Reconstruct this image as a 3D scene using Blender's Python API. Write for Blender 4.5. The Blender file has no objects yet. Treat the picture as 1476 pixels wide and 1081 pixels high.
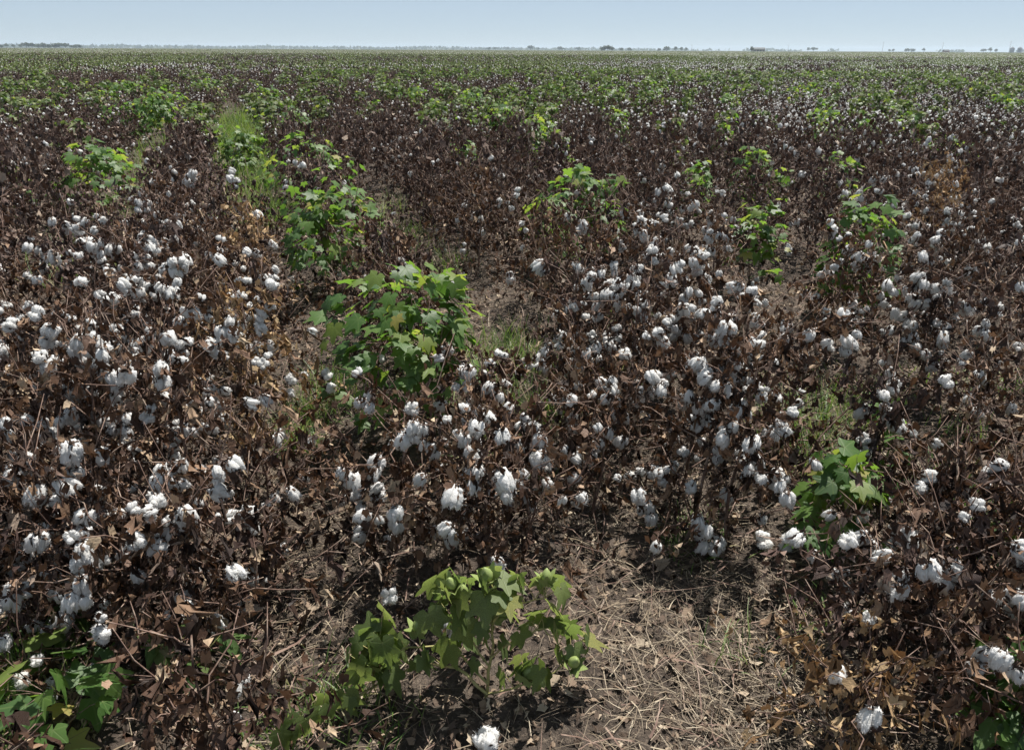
import bpy, math, random
import numpy as np
from mathutils import Matrix, Vector

R = math.radians
SC = bpy.context.scene
COL = SC.collection
rng = np.random.default_rng(11)

# ------------------------------------------------------------------ camera, sky, sun, exposure
CAM_H, PITCH, ROLL = 1.70, 23.1, 0.27
F_PX, W_PX, H_PX = 1099.0, 1476.0, 1081.0
cam_d = bpy.data.cameras.new('camera')
cam_d.sensor_fit = 'HORIZONTAL'; cam_d.sensor_width = 36.0
cam_d.lens = F_PX / W_PX * 36.0
cam_d.clip_start = 0.05; cam_d.clip_end = 20000
cam = bpy.data.objects.new('camera', cam_d); COL.objects.link(cam)
CAM_M = Matrix.Translation((0, 0, CAM_H)) @ Matrix.Rotation(R(90 - PITCH), 4, 'X') @ Matrix.Rotation(R(ROLL), 4, 'Z')
cam.matrix_world = CAM_M
SC.camera = cam

SUN_EL, SUN_AZ = 66.0, 40.0            # azimuth measured from straight ahead (+Y), positive to the right
world = bpy.data.worlds.new('World'); SC.world = world; world.use_nodes = True
wn = world.node_tree.nodes; wl = world.node_tree.links
bg = wn['Background']
sky = wn.new('ShaderNodeTexSky'); sky.sky_type = 'NISHITA'; sky.sun_disc = False
sky.sun_elevation = R(SUN_EL); sky.sun_rotation = R(SUN_AZ)
sky.altitude = 0; sky.air_density = 0.48; sky.dust_density = 0.12; sky.ozone_density = 0.8
air = wn.new('ShaderNodeMix'); air.data_type = 'RGBA'; air.inputs[0].default_value = 0.6      # thin high haze over the whole sky
wl.new(sky.outputs[0], air.inputs[6]); air.inputs[7].default_value = (5.85, 6.85, 7.7, 1)
wl.new(air.outputs[2], bg.inputs[0]); bg.inputs[1].default_value = 0.056
sun_d = bpy.data.lights.new('sun', 'SUN'); sun_d.energy = 5.0; sun_d.angle = R(0.53); sun_d.color = (1.0, 0.955, 0.89)
sun = bpy.data.objects.new('sun', sun_d); COL.objects.link(sun)
sd = Vector((math.sin(R(SUN_AZ)) * math.cos(R(SUN_EL)), math.cos(R(SUN_AZ)) * math.cos(R(SUN_EL)), math.sin(R(SUN_EL))))
sun.rotation_euler = sd.to_track_quat('Z', 'Y').to_euler(); sun.location = (0, 0, 30)
SC.view_settings.view_transform = 'Standard'; SC.view_settings.look = 'None'
SC.view_settings.exposure = 0.8; SC.view_settings.gamma = 1.0; SC.view_settings.use_curve_mapping = False
SC.render.engine = 'CYCLES'
cy = SC.cycles
cy.max_bounces = 4; cy.diffuse_bounces = 2; cy.glossy_bounces = 2; cy.transmission_bounces = 4
cy.transparent_max_bounces = 4; cy.volume_bounces = 0; cy.caustics_reflective = False; cy.caustics_refractive = False
cy.use_adaptive_sampling = True; cy.adaptive_threshold = 0.02
cy.use_denoising = True

# ------------------------------------------------------------------ picture <-> place
CAM_I = CAM_M.inverted()
def at(x, y, z=0.0):
    """the point of the place, at height z, that the photograph shows at pixel (x, y)"""
    d = CAM_M.to_3x3() @ Vector(((x - W_PX / 2) / F_PX, (H_PX / 2 - y) / F_PX, -1.0))
    k = (z - CAM_H) / d.z
    return Vector((0, 0, CAM_H)) + d * k
def at_dist(x, dist, z=0.0):
    """a point at horizontal distance dist in the direction of photograph column x on the horizon"""
    d = CAM_M.to_3x3() @ Vector(((x - W_PX / 2) / F_PX, (H_PX / 2 - 72) / F_PX, -1.0))
    d.z = 0; d.normalize()
    return Vector((d.x * dist, d.y * dist, z))
def proj(p):
    q = CAM_I @ Vector(p)
    if q.z > -0.05: return (-9999, -9999)
    return (W_PX / 2 + F_PX * q.x / -q.z, H_PX / 2 - F_PX * q.y / -q.z)

ROW_AZ = R(-19.7)
ROWD = np.array((math.sin(ROW_AZ), math.cos(ROW_AZ))); ROWR = np.array((math.cos(ROW_AZ), -math.sin(ROW_AZ)))
ROW_SP, ROW_U0 = 1.25, 0.775
def veer(t): return -.36 * (math.exp(-max(t, 0) / 2.3) if isinstance(t, float) else np.exp(-np.maximum(t, 0) / 2.3))          # the rows bend a little at the near end
def ut(u, t): return ROWR * (u + veer(t)) + ROWD * t
def to_ut(x, y):
    t = x * ROWD[0] + y * ROWD[1]; return x * ROWR[0] + y * ROWR[1] - veer(t), t

def hash2(ix, iy, s):
    h = np.sin(ix * 127.1 + iy * 311.7 + s * 74.7) * 43758.5453
    return h - np.floor(h)
def noise2(x, y, s=0):
    x = np.asarray(x, float); y = np.asarray(y, float)
    ix, iy = np.floor(x), np.floor(y); fx, fy = x - ix, y - iy
    fx = fx * fx * (3 - 2 * fx); fy = fy * fy * (3 - 2 * fy)
    a, b = hash2(ix, iy, s), hash2(ix + 1, iy, s); c, d = hash2(ix, iy + 1, s), hash2(ix + 1, iy + 1, s)
    return (a * (1 - fx) + b * fx) * (1 - fy) + (c * (1 - fx) + d * fx) * fy
def smooth(a, b, x):
    if isinstance(x, float): k = min(1.0, max(0.0, (x - a) / (b - a)))
    else: k = np.clip((np.asarray(x, float) - a) / (b - a), 0, 1)
    return k * k * (3 - 2 * k)

# ------------------------------------------------------------------ materials
class NT:
    def __init__(s, name):
        s.m = bpy.data.materials.new(name); s.m.use_nodes = True
        s.n = s.m.node_tree.nodes; s.l = s.m.node_tree.links; s.n.clear()
        s.out = s.n.new('ShaderNodeOutputMaterial')
    def new(s, t, **kw):
        n = s.n.new('ShaderNode' + t)
        for k, v in kw.items(): setattr(n, k, v)
        return n
    def put(s, sock, v):
        if isinstance(v, bpy.types.NodeSocket): s.l.new(v, sock)
        else: sock.default_value = v
    def math(s, op, a, b=0.0, c=None):
        n = s.new('Math', operation=op); s.put(n.inputs[0], a); s.put(n.inputs[1], b)
        if c is not None: s.put(n.inputs[2], c)
        return n.outputs[0]
    def ramp(s, fac, stops, interp='LINEAR'):
        n = s.new('ValToRGB'); e = n.color_ramp; e.interpolation = interp
        while len(e.elements) < len(stops): e.elements.new(0.5)
        for el, (p, c) in zip(e.elements, stops): el.position = p; el.color = (*c, 1)
        s.put(n.inputs[0], fac); return n.outputs[0]
    def mix(s, f, a, b, blend='MIX'):
        n = s.new('Mix', data_type='RGBA', blend_type=blend)
        s.put(n.inputs[0], f)
        for sock, v in ((n.inputs[6], a), (n.inputs[7], b)): s.put(sock, (*v, 1) if isinstance(v, tuple) else v)
        return n.outputs[2]
    def noise(s, scale, detail=3, rough=0.55, vec=None):
        n = s.new('TexNoise'); n.inputs['Scale'].default_value = scale; n.inputs['Detail'].default_value = detail; n.inputs['Roughness'].default_value = rough
        if vec is not None: s.l.new(vec, n.inputs['Vector'])
        return n.outputs[0]
    def coord(s, which='Object'): return s.new('TexCoord').outputs[which]
    def pos(s): return s.new('NewGeometry').outputs['Position']
    def bump(s, h, strength, dist):
        n = s.new('Bump'); n.inputs['Strength'].default_value = strength; n.inputs['Distance'].default_value = dist
        s.l.new(h, n.inputs['Height']); return n.outputs[0]
    def surf(s, color, rough=0.8, spec=0.3, trans=0.0, tcol=None, normal=None, sheen=0.0):
        p = s.new('BsdfPrincipled'); s.put(p.inputs['Base Color'], (*color, 1) if isinstance(color, tuple) else color)
        s.put(p.inputs['Roughness'], rough); p.inputs['Specular IOR Level'].default_value = spec
        if normal is not None: s.l.new(normal, p.inputs['Normal'])
        o = p.outputs[0]
        if trans > 0:
            t = s.new('BsdfTranslucent'); s.put(t.inputs[0], (*tcol, 1) if isinstance(tcol, tuple) else tcol)
            mx = s.new('MixShader'); mx.inputs[0].default_value = trans
            s.l.new(o, mx.inputs[1]); s.l.new(t.outputs[0], mx.inputs[2]); o = mx.outputs[0]
        s.l.new(o, s.out.inputs[0]); return s.m
    def tint(s):
        """per-leaf random number: stored on the mesh (third component of 'leafco') plus one per object"""
        a = s.new('Attribute', attribute_name='leafco'); sp = s.new('SeparateXYZ'); s.l.new(a.outputs['Vector'], sp.inputs[0])
        r = s.new('ObjectInfo').outputs['Random']
        return s.math('FRACT', s.math('ADD', sp.outputs[2], r)), sp.outputs[0], sp.outputs[1]

def leaf_mat(name, stops, tstops, trans, rough, spec, vein=None, blotch=None):
    s = NT(name); t, lx, ly = s.tint()
    col = s.ramp(t, stops); tc = s.ramp(t, tstops)
    if blotch:
        f = s.ramp(s.noise(38, 3, 0.6), [(0.42, (0, 0, 0)), (0.62, (1, 1, 1))])
        col = s.mix(s.math('MULTIPLY', f, 0.75), col, blotch); tc = s.mix(s.math('MULTIPLY', f, 0.6), tc, blotch)
    nrm = None
    if vein:
        ang = s.math('ABSOLUTE', s.math('ARCTAN2', lx, ly))
        r = s.math('SQRT', s.math('ADD', s.math('MULTIPLY', lx, lx), s.math('MULTIPLY', ly, ly)))
        d = None
        for a in (0.0, 0.9, 1.83):
            k = s.math('MULTIPLY', s.math('ABSOLUTE', s.math('SINE', s.math('SUBTRACT', ang, a))), r)
            d = k if d is None else s.math('MINIMUM', d, k)
        v = s.math('SUBTRACT', 1.0, s.math('MULTIPLY', d, 28.0)); v = s.math('MAXIMUM', v, 0.0)
        side = s.math('PINGPONG', s.math('ADD', s.math('MULTIPLY', r, 9.0), s.math('MULTIPLY', d, 12.0)), 0.5)
        col = s.mix(s.math('MULTIPLY', v, 0.45), col, vein)
        nrm = s.bump(s.math('ADD', s.math('MULTIPLY', side, 0.10), s.math('ADD', s.math('MULTIPLY', s.noise(60, 2), 0.3), s.math('MULTIPLY', v, -0.5))), 0.3, 0.003)
    else:
        nrm = s.bump(s.noise(90, 2), 0.5, 0.004)
    return s.surf(col, rough, spec, trans, tc, nrm)

M = {}
M['dead_dark'] = leaf_mat('dark dead leaf', [(0, (0.018, 0.012, 0.010)), (0.45, (0.052, 0.030, 0.024)), (0.75, (0.108, 0.066, 0.053)), (0.9, (0.19, 0.13, 0.10)), (1, (0.38, 0.30, 0.23))],
                          [(0, (0.06, 0.030, 0.020)), (1, (0.16, 0.085, 0.05))], 0.10, 0.62, 0.35)
M['dead_warm'] = leaf_mat('warm dead leaf', [(0, (0.020, 0.012, 0.009)), (0.45, (0.070, 0.037, 0.023)), (0.75, (0.150, 0.085, 0.051)), (0.9, (0.29, 0.185, 0.115)), (1, (0.48, 0.37, 0.25))],
                          [(0, (0.09, 0.042, 0.020)), (1, (0.24, 0.12, 0.06))], 0.12, 0.6, 0.35)
M['dead_rust'] = leaf_mat('rust dead leaf', [(0, (0.16, 0.09, 0.046)), (0.45, (0.36, 0.235, 0.125)), (1, (0.56, 0.41, 0.24))],
                          [(0, (0.18, 0.09, 0.035)), (1, (0.36, 0.21, 0.09))], 0.25, 0.7, 0.22)
M['green'] = leaf_mat('green cotton leaf', [(0, (0.038, 0.085, 0.022)), (0.5, (0.060, 0.122, 0.028)), (0.85, (0.095, 0.160, 0.036)), (0.96, (0.16, 0.20, 0.05)), (1, (0.28, 0.23, 0.07))],
                      [(0, (0.14, 0.29, 0.035)), (0.7, (0.25, 0.42, 0.05)), (1, (0.42, 0.48, 0.07))], 0.42, 0.48, 0.4, vein=(0.16, 0.22, 0.075))
M['green_dull'] = leaf_mat('dull green leaf', [(0, (0.070, 0.110, 0.038)), (0.5, (0.115, 0.170, 0.058)), (0.85, (0.17, 0.21, 0.075)), (1, (0.30, 0.29, 0.10))],
                           [(0, (0.20, 0.31, 0.06)), (1, (0.38, 0.47, 0.11))], 0.46, 0.5, 0.35, vein=(0.16, 0.20, 0.09), blotch=(0.10, 0.115, 0.04))
M['grass'] = leaf_mat('grass blade', [(0, (0.04, 0.085, 0.020)), (0.5, (0.08, 0.145, 0.034)), (0.72, (0.15, 0.20, 0.065)), (0.82, (0.30, 0.26, 0.14)), (1, (0.40, 0.34, 0.21))],
                      [(0, (0.12, 0.24, 0.03)), (1, (0.30, 0.38, 0.08))], 0.35, 0.5, 0.4)
M['grass_lush'] = leaf_mat('lush grass blade', [(0, (0.045, 0.088, 0.022)), (0.6, (0.09, 0.15, 0.04)), (0.85, (0.17, 0.21, 0.075)), (1, (0.36, 0.32, 0.17))],
                           [(0, (0.14, 0.28, 0.03)), (1, (0.32, 0.42, 0.08))], 0.4, 0.5, 0.35)
M['straw'] = leaf_mat('straw', [(0, (0.07, 0.053, 0.038)), (0.4, (0.15, 0.115, 0.077)), (0.8, (0.27, 0.213, 0.143)), (1, (0.44, 0.375, 0.275))],
                      [(0, (0.16, 0.10, 0.05)), (1, (0.30, 0.22, 0.10))], 0.15, 0.6, 0.35)
M['litter'] = leaf_mat('leaf litter', [(0, (0.060, 0.043, 0.032)), (0.5, (0.14, 0.10, 0.073)), (0.85, (0.25, 0.185, 0.13)), (1, (0.42, 0.35, 0.26))],
                       [(0, (0.06, 0.03, 0.02)), (1, (0.2, 0.12, 0.06))], 0.12, 0.75, 0.2)

s = NT('cotton lint')
h = s.noise(120, 5, 0.65, s.coord()); h2 = s.noise(420, 3, 0.6, s.coord())
s.surf(s.ramp(s.noise(30, 2, 0.5, s.coord()), [(0.20, (0.55, 0.49, 0.41)), (0.33, (0.84, 0.825, 0.79)), (0.5, (0.92, 0.915, 0.90))]), 1.0, 0.05, 0.46, (0.90, 0.90, 0.89),
       s.bump(s.math('ADD', h, s.math('MULTIPLY', h2, 0.4)), 0.7, 0.006))
M['lint'] = s.m
s = NT('boll bur'); c = s.ramp(s.noise(60, 3), [(0.3, (0.030, 0.019, 0.014)), (0.55, (0.075, 0.047, 0.033)), (0.75, (0.17, 0.12, 0.085))]); M['bur'] = s.surf(c, 0.8, 0.2)
s = NT('dead cotton stem'); c = s.ramp(s.noise(22, 4, 0.6), [(0.3, (0.070, 0.042, 0.033)), (0.5, (0.155, 0.098, 0.075)), (0.7, (0.34, 0.265, 0.21))]); M['stem'] = s.surf(c, 0.75, 0.3)
s = NT('green cotton stem'); c = s.ramp(s.noise(18, 3), [(0.3, (0.20, 0.20, 0.07)), (0.55, (0.33, 0.30, 0.12)), (0.75, (0.28, 0.17, 0.09))]); M['gstem'] = s.surf(c, 0.55, 0.4)
s = NT('green boll'); c = s.ramp(s.noise(40, 3), [(0.3, (0.14, 0.20, 0.055)), (0.7, (0.26, 0.30, 0.11))]); M['gboll'] = s.surf(c, 0.5, 0.4)
s = NT('grey bare stick'); c = s.ramp(s.noise(35, 4, 0.65), [(0.3, (0.10, 0.078, 0.062)), (0.55, (0.22, 0.175, 0.14)), (0.75, (0.36, 0.31, 0.26))]); M['stick'] = s.surf(c, 0.8, 0.25)

s = NT('clay soil')
P = s.pos()
a = s.noise(6, 6, 0.65, P); b = s.noise(55, 5, 0.7, P)
c = s.ramp(a, [(0.3, (0.036, 0.029, 0.024)), (0.5, (0.068, 0.054, 0.044)), (0.72, (0.125, 0.10, 0.08))])
c = s.mix(s.ramp(b, [(0.52, (0, 0, 0)), (0.70, (1, 1, 1))]), c, (0.19, 0.15, 0.115))
s.surf(c, 0.95, 0.15, normal=s.bump(s.math('ADD', b, s.math('MULTIPLY', a, 1.5)), 0.9, 0.03)); M['soil'] = s.m

s = NT('far field ground')
P = s.pos()
a = s.noise(0.02, 4, 0.6, P); b = s.noise(1.1, 4, 0.7, P); d = s.noise(4.5, 2, 0.6, P)
c = s.ramp(a, [(0.35, (0.055, 0.075, 0.028)), (0.55, (0.075, 0.085, 0.035)), (0.7, (0.095, 0.078, 0.055))])
c = s.mix(s.ramp(b, [(0.35, (0, 0, 0)), (0.65, (1, 1, 1))]), c, (0.04, 0.045, 0.022))
soil_c = s.ramp(s.noise(6, 6, 0.65, P), [(0.3, (0.036, 0.029, 0.024)), (0.5, (0.068, 0.054, 0.044)), (0.72, (0.125, 0.10, 0.08))])
ln = s.new('VectorMath', operation='LENGTH'); s.l.new(P, ln.inputs[0])
mr = s.new('MapRange'); mr.inputs[1].default_value = 140; mr.inputs[2].default_value = 420; s.l.new(ln.outputs['Value'], mr.inputs[0])
M['ground'] = s.surf(s.mix(mr.outputs[0], soil_c, c), 0.95, 0.1)
M['tree'] = leaf_mat('tree leaf', [(0, (0.030, 0.048, 0.020)), (0.6, (0.05, 0.07, 0.028)), (1, (0.085, 0.10, 0.045))], [(0, (0.08, 0.11, 0.03)), (1, (0.14, 0.18, 0.05))], 0.25, 0.6, 0.3)
s = NT('bark'); M['bark'] = s.surf(s.ramp(s.noise(3, 4), [(0.3, (0.08, 0.065, 0.055)), (0.7, (0.18, 0.15, 0.13))]), 0.9, 0.15)
s = NT('weathered timber'); M['timber'] = s.surf(s.ramp(s.noise(5, 4), [(0.3, (0.12, 0.105, 0.095)), (0.7, (0.22, 0.195, 0.175))]), 0.85, 0.2)
s = NT('tan wall sheet'); M['tan'] = s.surf(s.ramp(s.noise(0.8, 3), [(0.3, (0.30, 0.27, 0.21)), (0.7, (0.38, 0.34, 0.27))]), 0.7, 0.3)
s = NT('grey roof sheet'); M['roof'] = s.surf(s.ramp(s.noise(0.8, 3), [(0.3, (0.11, 0.115, 0.115)), (0.7, (0.16, 0.16, 0.155))]), 0.9, 0.1)
s = NT('dark opening'); M['dark'] = s.surf((0.03, 0.032, 0.035), 0.4, 0.4)
s = NT('brick red wall'); M['red'] = s.surf(s.ramp(s.noise(1.5, 3), [(0.3, (0.24, 0.13, 0.09)), (0.7, (0.32, 0.19, 0.14))]), 0.8, 0.2)
s = NT('galvanised silo sheet'); M['silo'] = s.surf(s.ramp(s.noise(0.5, 3), [(0.3, (0.16, 0.17, 0.18)), (0.7, (0.22, 0.23, 0.24))]), 0.9, 0.1)

# ------------------------------------------------------------------ mesh building
class MB:
    """collects pieces (vertices, triangles, material, leaf coordinates) and links them as one mesh"""
    def __init__(s): s.v = []; s.f = []; s.m = []; s.a = []; s.n = 0
    def add(s, V, F, mat=0, lc=None, t=0.0, mtx=None):
        V = np.asarray(V, float)
        if mtx is not None: V = V @ mtx[:3, :3].T + mtx[:3, 3]
        F = np.asarray(F, np.int64)
        if F.shape[1] == 4: F = np.concatenate([F[:, [0, 1, 2]], F[:, [0, 2, 3]]])
        A = np.zeros((len(V), 3))
        if lc is not None: A[:, :2] = lc
        A[:, 2] = t
        s.v.append(V); s.f.append(F + s.n); s.m.append(np.full(len(F), mat, np.int32)); s.a.append(A); s.n += len(V)
    def mesh(s, name, mats, smooth_=True):
        V = np.concatenate(s.v); F = np.concatenate(s.f); mi = np.concatenate(s.m); A = np.concatenate(s.a)
        me = bpy.data.meshes.new(name)
        me.vertices.add(len(V)); me.vertices.foreach_set('co', V.astype(np.float32).ravel())
        me.loops.add(len(F) * 3); me.loops.foreach_set('vertex_index', F.astype(np.int32).ravel())
        me.polygons.add(len(F)); me.polygons.foreach_set('loop_start', np.arange(0, len(F) * 3, 3, dtype=np.int32))
        me.polygons.foreach_set('material_index', mi)
        me.polygons.foreach_set('use_smooth', np.full(len(F), smooth_, bool))
        at_ = me.attributes.new('leafco', 'FLOAT_VECTOR', 'POINT'); at_.data.foreach_set('vector', A.astype(np.float32).ravel())
        me.update(calc_edges=True)
        for m in mats: me.materials.append(m)
        return me

def link(name, me, parent=None, mtx=None):
    o = bpy.data.objects.new(name, me); COL.objects.link(o)
    if parent is not None: o.parent = parent
    if mtx is not None: o.matrix_basis = Matrix(mtx.tolist() if isinstance(mtx, np.ndarray) else mtx)
    return o
def empty(name, loc, rz=0.0):
    o = bpy.data.objects.new(name, None); COL.objects.link(o); o.location = loc; o.rotation_euler = (0, 0, rz); o.empty_display_size = 0.1
    return o
def tag(o, label=None, cat=None, group=None, kind=None):
    for k, v in (('label', label), ('category', cat), ('group', group), ('kind', kind)):
        if v: o[k] = v
    return o

def nrm(v):
    x, y, z = float(v[0]), float(v[1]), float(v[2]); k = 1.0 / (math.sqrt(x * x + y * y + z * z) + 1e-9)
    return np.array((x * k, y * k, z * k))
def cross3(a, b):
    a0, a1, a2 = a; b0, b1, b2 = b
    return np.array((a1 * b2 - a2 * b1, a2 * b0 - a0 * b2, a0 * b1 - a1 * b0))
def frame(y, zhint, loc, sc=1.0):
    y = nrm(y); x = cross3(y, zhint)
    if abs(x[0]) + abs(x[1]) + abs(x[2]) < 1e-4: x = cross3(y, (1.0, 0.1, 0.2))
    x = nrm(x); z = cross3(x, y)
    m = np.eye(4); m[:3, 0] = x * sc; m[:3, 1] = y * sc; m[:3, 2] = z * sc; m[:3, 3] = loc
    return m
def axis_frame(z, spin, loc, sc=1.0):
    z = nrm(z); x = np.cross((0.3, 0.9, 0.1), z); x = nrm(x); y = np.cross(z, x)
    c, s_ = math.cos(spin), math.sin(spin)
    m = np.eye(4); m[:3, 0] = (x * c + y * s_) * sc; m[:3, 1] = (y * c - x * s_) * sc; m[:3, 2] = z * sc; m[:3, 3] = loc
    return m

def tube(pts, rad, k=5):
    P = np.asarray(pts, float); n = len(P); r = np.asarray(rad, float)
    T = np.gradient(P, axis=0); T /= np.linalg.norm(T, axis=1, keepdims=True) + 1e-9
    ref = np.array((0.13, 0.97, 0.2)) if abs(T[0][2]) > 0.6 else np.array((0.05, 0.1, 0.99))
    X = np.cross(T, ref); X /= np.linalg.norm(X, axis=1, keepdims=True) + 1e-9
    Y = np.cross(T, X)
    a = np.arange(k) * 2 * math.pi / k
    V = P[:, None, :] + r[:, None, None] * (np.cos(a)[None, :, None] * X[:, None, :] + np.sin(a)[None, :, None] * Y[:, None, :])
    V = V.reshape(-1, 3)
    i, j = np.meshgrid(np.arange(n - 1), np.arange(k), indexing='ij'); j2 = (j + 1) % k
    F = np.stack([i * k + j, i * k + j2, (i + 1) * k + j2, (i + 1) * k + j], -1).reshape(-1, 4)
    V = np.concatenate([V, P[-1:]])
    F = np.concatenate([F[:, [0, 1, 2]], F[:, [0, 2, 3]], np.stack([(n - 1) * k + np.arange(k), (n - 1) * k + (np.arange(k) + 1) % k, np.full(k, n * k)], -1)])
    return V, F

_ico = {}
def ico(sub):
    if sub not in _ico:
        import bmesh
        bm = bmesh.new(); bmesh.ops.create_icosphere(bm, subdivisions=sub, radius=1.0)
        bm.verts.ensure_lookup_table()
        _ico[sub] = (np.array([v.co[:] for v in bm.verts]), np.array([[v.index for v in f.verts] for f in bm.faces])); bm.free()
    return _ico[sub]
def box(x0, x1, y0, y1, z0, z1):
    V = np.array([(x, y, z) for z in (z0, z1) for y in (y0, y1) for x in (x0, x1)], float)
    F = np.array([(0, 2, 3, 1), (4, 5, 7, 6), (0, 1, 5, 4), (2, 6, 7, 3), (0, 4, 6, 2), (1, 3, 7, 5)])
    return V, F

# ---- leaves: polar outline of a lobed cotton leaf, petiole at the origin, tip along +Y
OUT_HI = [(0, 1.0), (10, .80), (20, .60), (28, .55), (38, .66), (47, .80), (53, .85), (60, .74), (68, .57), (77, .50), (88, .50), (98, .55), (106, .56), (118, .45), (138, .34), (160, .24)]
OUT_MID = [(0, 1.0), (14, .72), (28, .53), (50, .84), (72, .52), (104, .55), (140, .32)]
OUT_LO = [(0, 1.0), (27, .55), (52, .82), (100, .54), (150, .25)]
def leaf_flat(outline, rings, r):
    ang = [a for a, _ in outline]; rad = [q for _, q in outline]
    A = np.radians(np.array([-a for a in ang[:0:-1]] + ang)); Q = np.array(rad[:0:-1] + rad)
    Q = Q * r.uniform(.92, 1.08, len(Q)) if r is not None else Q
    n = len(A)
    V = [np.zeros((1, 2))]
    for k in range(1, rings + 1):
        q = Q * (k / rings) ** 0.9; V.append(np.stack([np.sin(A) * q, np.cos(A) * q], -1))
    V = np.concatenate(V)
    F = [(0, 1 + i + 1, 1 + i) for i in range(n - 1)]
    for k in range(1, rings):
        b0, b1 = 1 + (k - 1) * n, 1 + k * n
        for i in range(n - 1): F += [(b0 + i, b0 + i + 1, b1 + i + 1), (b0 + i, b1 + i + 1, b1 + i)]
    return V, np.array(F)
def bend(V, c):
    """curl along +Y by a total angle c (radians) over unit length"""
    if abs(c) < 1e-3: return V
    y, z = V[:, 1].copy(), V[:, 2].copy(); r = 1.0 / c; th = y * c
    V[:, 1] = (r + -z) * np.sin(th); V[:, 2] = (r - z) * (np.cos(th) - 1) * 1.0 + z * 0 
    return V
def green_leaf(r, outline=OUT_HI, rings=2, fold=None, curl=None):
    lc, F = leaf_flat(outline, rings, r); V = np.zeros((len(lc), 3)); V[:, :2] = lc
    fa = r.uniform(.05, .4) if fold is None else fold; 
    V[:, 2] = np.abs(V[:, 0]) * math.sin(fa); V[:, 0] *= math.cos(fa)
    rad = np.hypot(lc[:, 0], lc[:, 1]); an = np.arctan2(lc[:, 0], lc[:, 1])
    V[:, 2] += -r.uniform(.05, .22) * rad ** 2 + .05 * np.sin(an * 3.4 + r.uniform(0, 6)) * rad + r.normal(0, .014, len(V))
    V = bend(V, r.uniform(.15, .8) if curl is None else curl)
    return V, F, lc
def dead_leaf(r, outline=OUT_MID, rings=2):
    lc, F = leaf_flat(outline, rings, r); V = np.zeros((len(lc), 3)); V[:, :2] = lc
    fa = r.uniform(.7, 1.5)
    V[:, 2] = np.abs(V[:, 0]) * math.sin(fa) * .8; V[:, 0] *= math.cos(fa) * .9; V[:, 1] *= 1.2
    V += r.normal(0, .085, V.shape)
    V[:, 0] += .12 * np.sin(V[:, 1] * 7 + r.uniform(0, 6)); V[:, 2] += .10 * np.sin(V[:, 1] * 6 + r.uniform(0, 6))
    tw = r.uniform(-1.4, 1.4); c, s_ = np.cos(tw * V[:, 1]), np.sin(tw * V[:, 1]); x, z = V[:, 0].copy(), V[:, 2].copy()
    V[:, 0] = x * c - z * s_; V[:, 2] = x * s_ + z * c
    V = bend(V, r.uniform(-1.3, 2.4))
    return V, F, lc

lr = np.random.default_rng(5)
G_HI = [green_leaf(lr) for _ in range(10)]
G_WILT = [green_leaf(lr, fold=lr.uniform(.1, .75), curl=lr.uniform(.1, .9)) for _ in range(10)]
G_MID = [green_leaf(lr, OUT_MID, 1) for _ in range(8)]
G_LO = [green_leaf(lr, OUT_LO, 1) for _ in range(6)]
D_HI = [dead_leaf(lr) for _ in range(14)]
D_MID = [dead_leaf(lr, OUT_LO, 2) for _ in range(12)]
D_LO = [dead_leaf(lr, OUT_LO, 1) for _ in range(8)]

# ---- bolls: lint in locks along +Z, bur (carpels) at the base
def fluff(V, c, amp, r):
    ph = r.uniform(0, 6, 6); D = V / (np.linalg.norm(V, axis=1, keepdims=True) + 1e-9)
    n = np.sin(D[:, 0] * 7 + ph[0]) * np.sin(D[:, 1] * 8 + ph[1]) + .6 * np.sin(D[:, 2] * 13 + ph[2]) * np.sin(D[:, 0] * 15 + ph[3]) + .4 * np.sin(D[:, 1] * 27 + ph[4]) * np.sin(D[:, 2] * 25 + ph[5])
    return V * (1 + amp * n + r.normal(0, amp * .35, len(V)))[:, None]
def lint_parts(r, hang, sub):
    out = []; n = int(r.integers(4, 6)); I, F = ico(sub)
    for k in range(n):
        a = 2 * math.pi * k / n + r.uniform(-.3, .3); q = r.uniform(.013, .023)
        L = r.uniform(.026, .046) if hang else r.uniform(.018, .026); w = r.uniform(.013, .020)
        V = fluff(I, 0, .15, r) * np.array((w, w * r.uniform(.85, 1.1), L))
        V[:, :2] *= (1 + (.55 if hang else .15) * V[:, 2:3] / L * r.uniform(-.9, .5))
        tl = r.uniform(.1, .5) if not hang else r.uniform(-.05, .25)
        ca, sa = math.cos(tl), math.sin(tl); V = np.stack([V[:, 0] * ca + V[:, 2] * sa, V[:, 1], V[:, 2] * ca - V[:, 0] * sa], -1)
        V[:, 0] += q
        V = np.stack([V[:, 0] * math.cos(a) - V[:, 1] * math.sin(a), V[:, 0] * math.sin(a) + V[:, 1] * math.cos(a), V[:, 2] + (L * r.uniform(.75, 1.05) if hang else .021)], -1)
        out.append((V, F))
    for _ in range(int(r.integers(1, 5))):                # tufts pulled out of the boll
        a = r.uniform(0, 6.3); V = fluff(I, 0, .16, r) * r.uniform(.005, .012, 3); V += np.array((math.cos(a) * .021, math.sin(a) * .021, r.uniform(.008, .045)))
        out.append((V, F))
    return out
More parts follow.
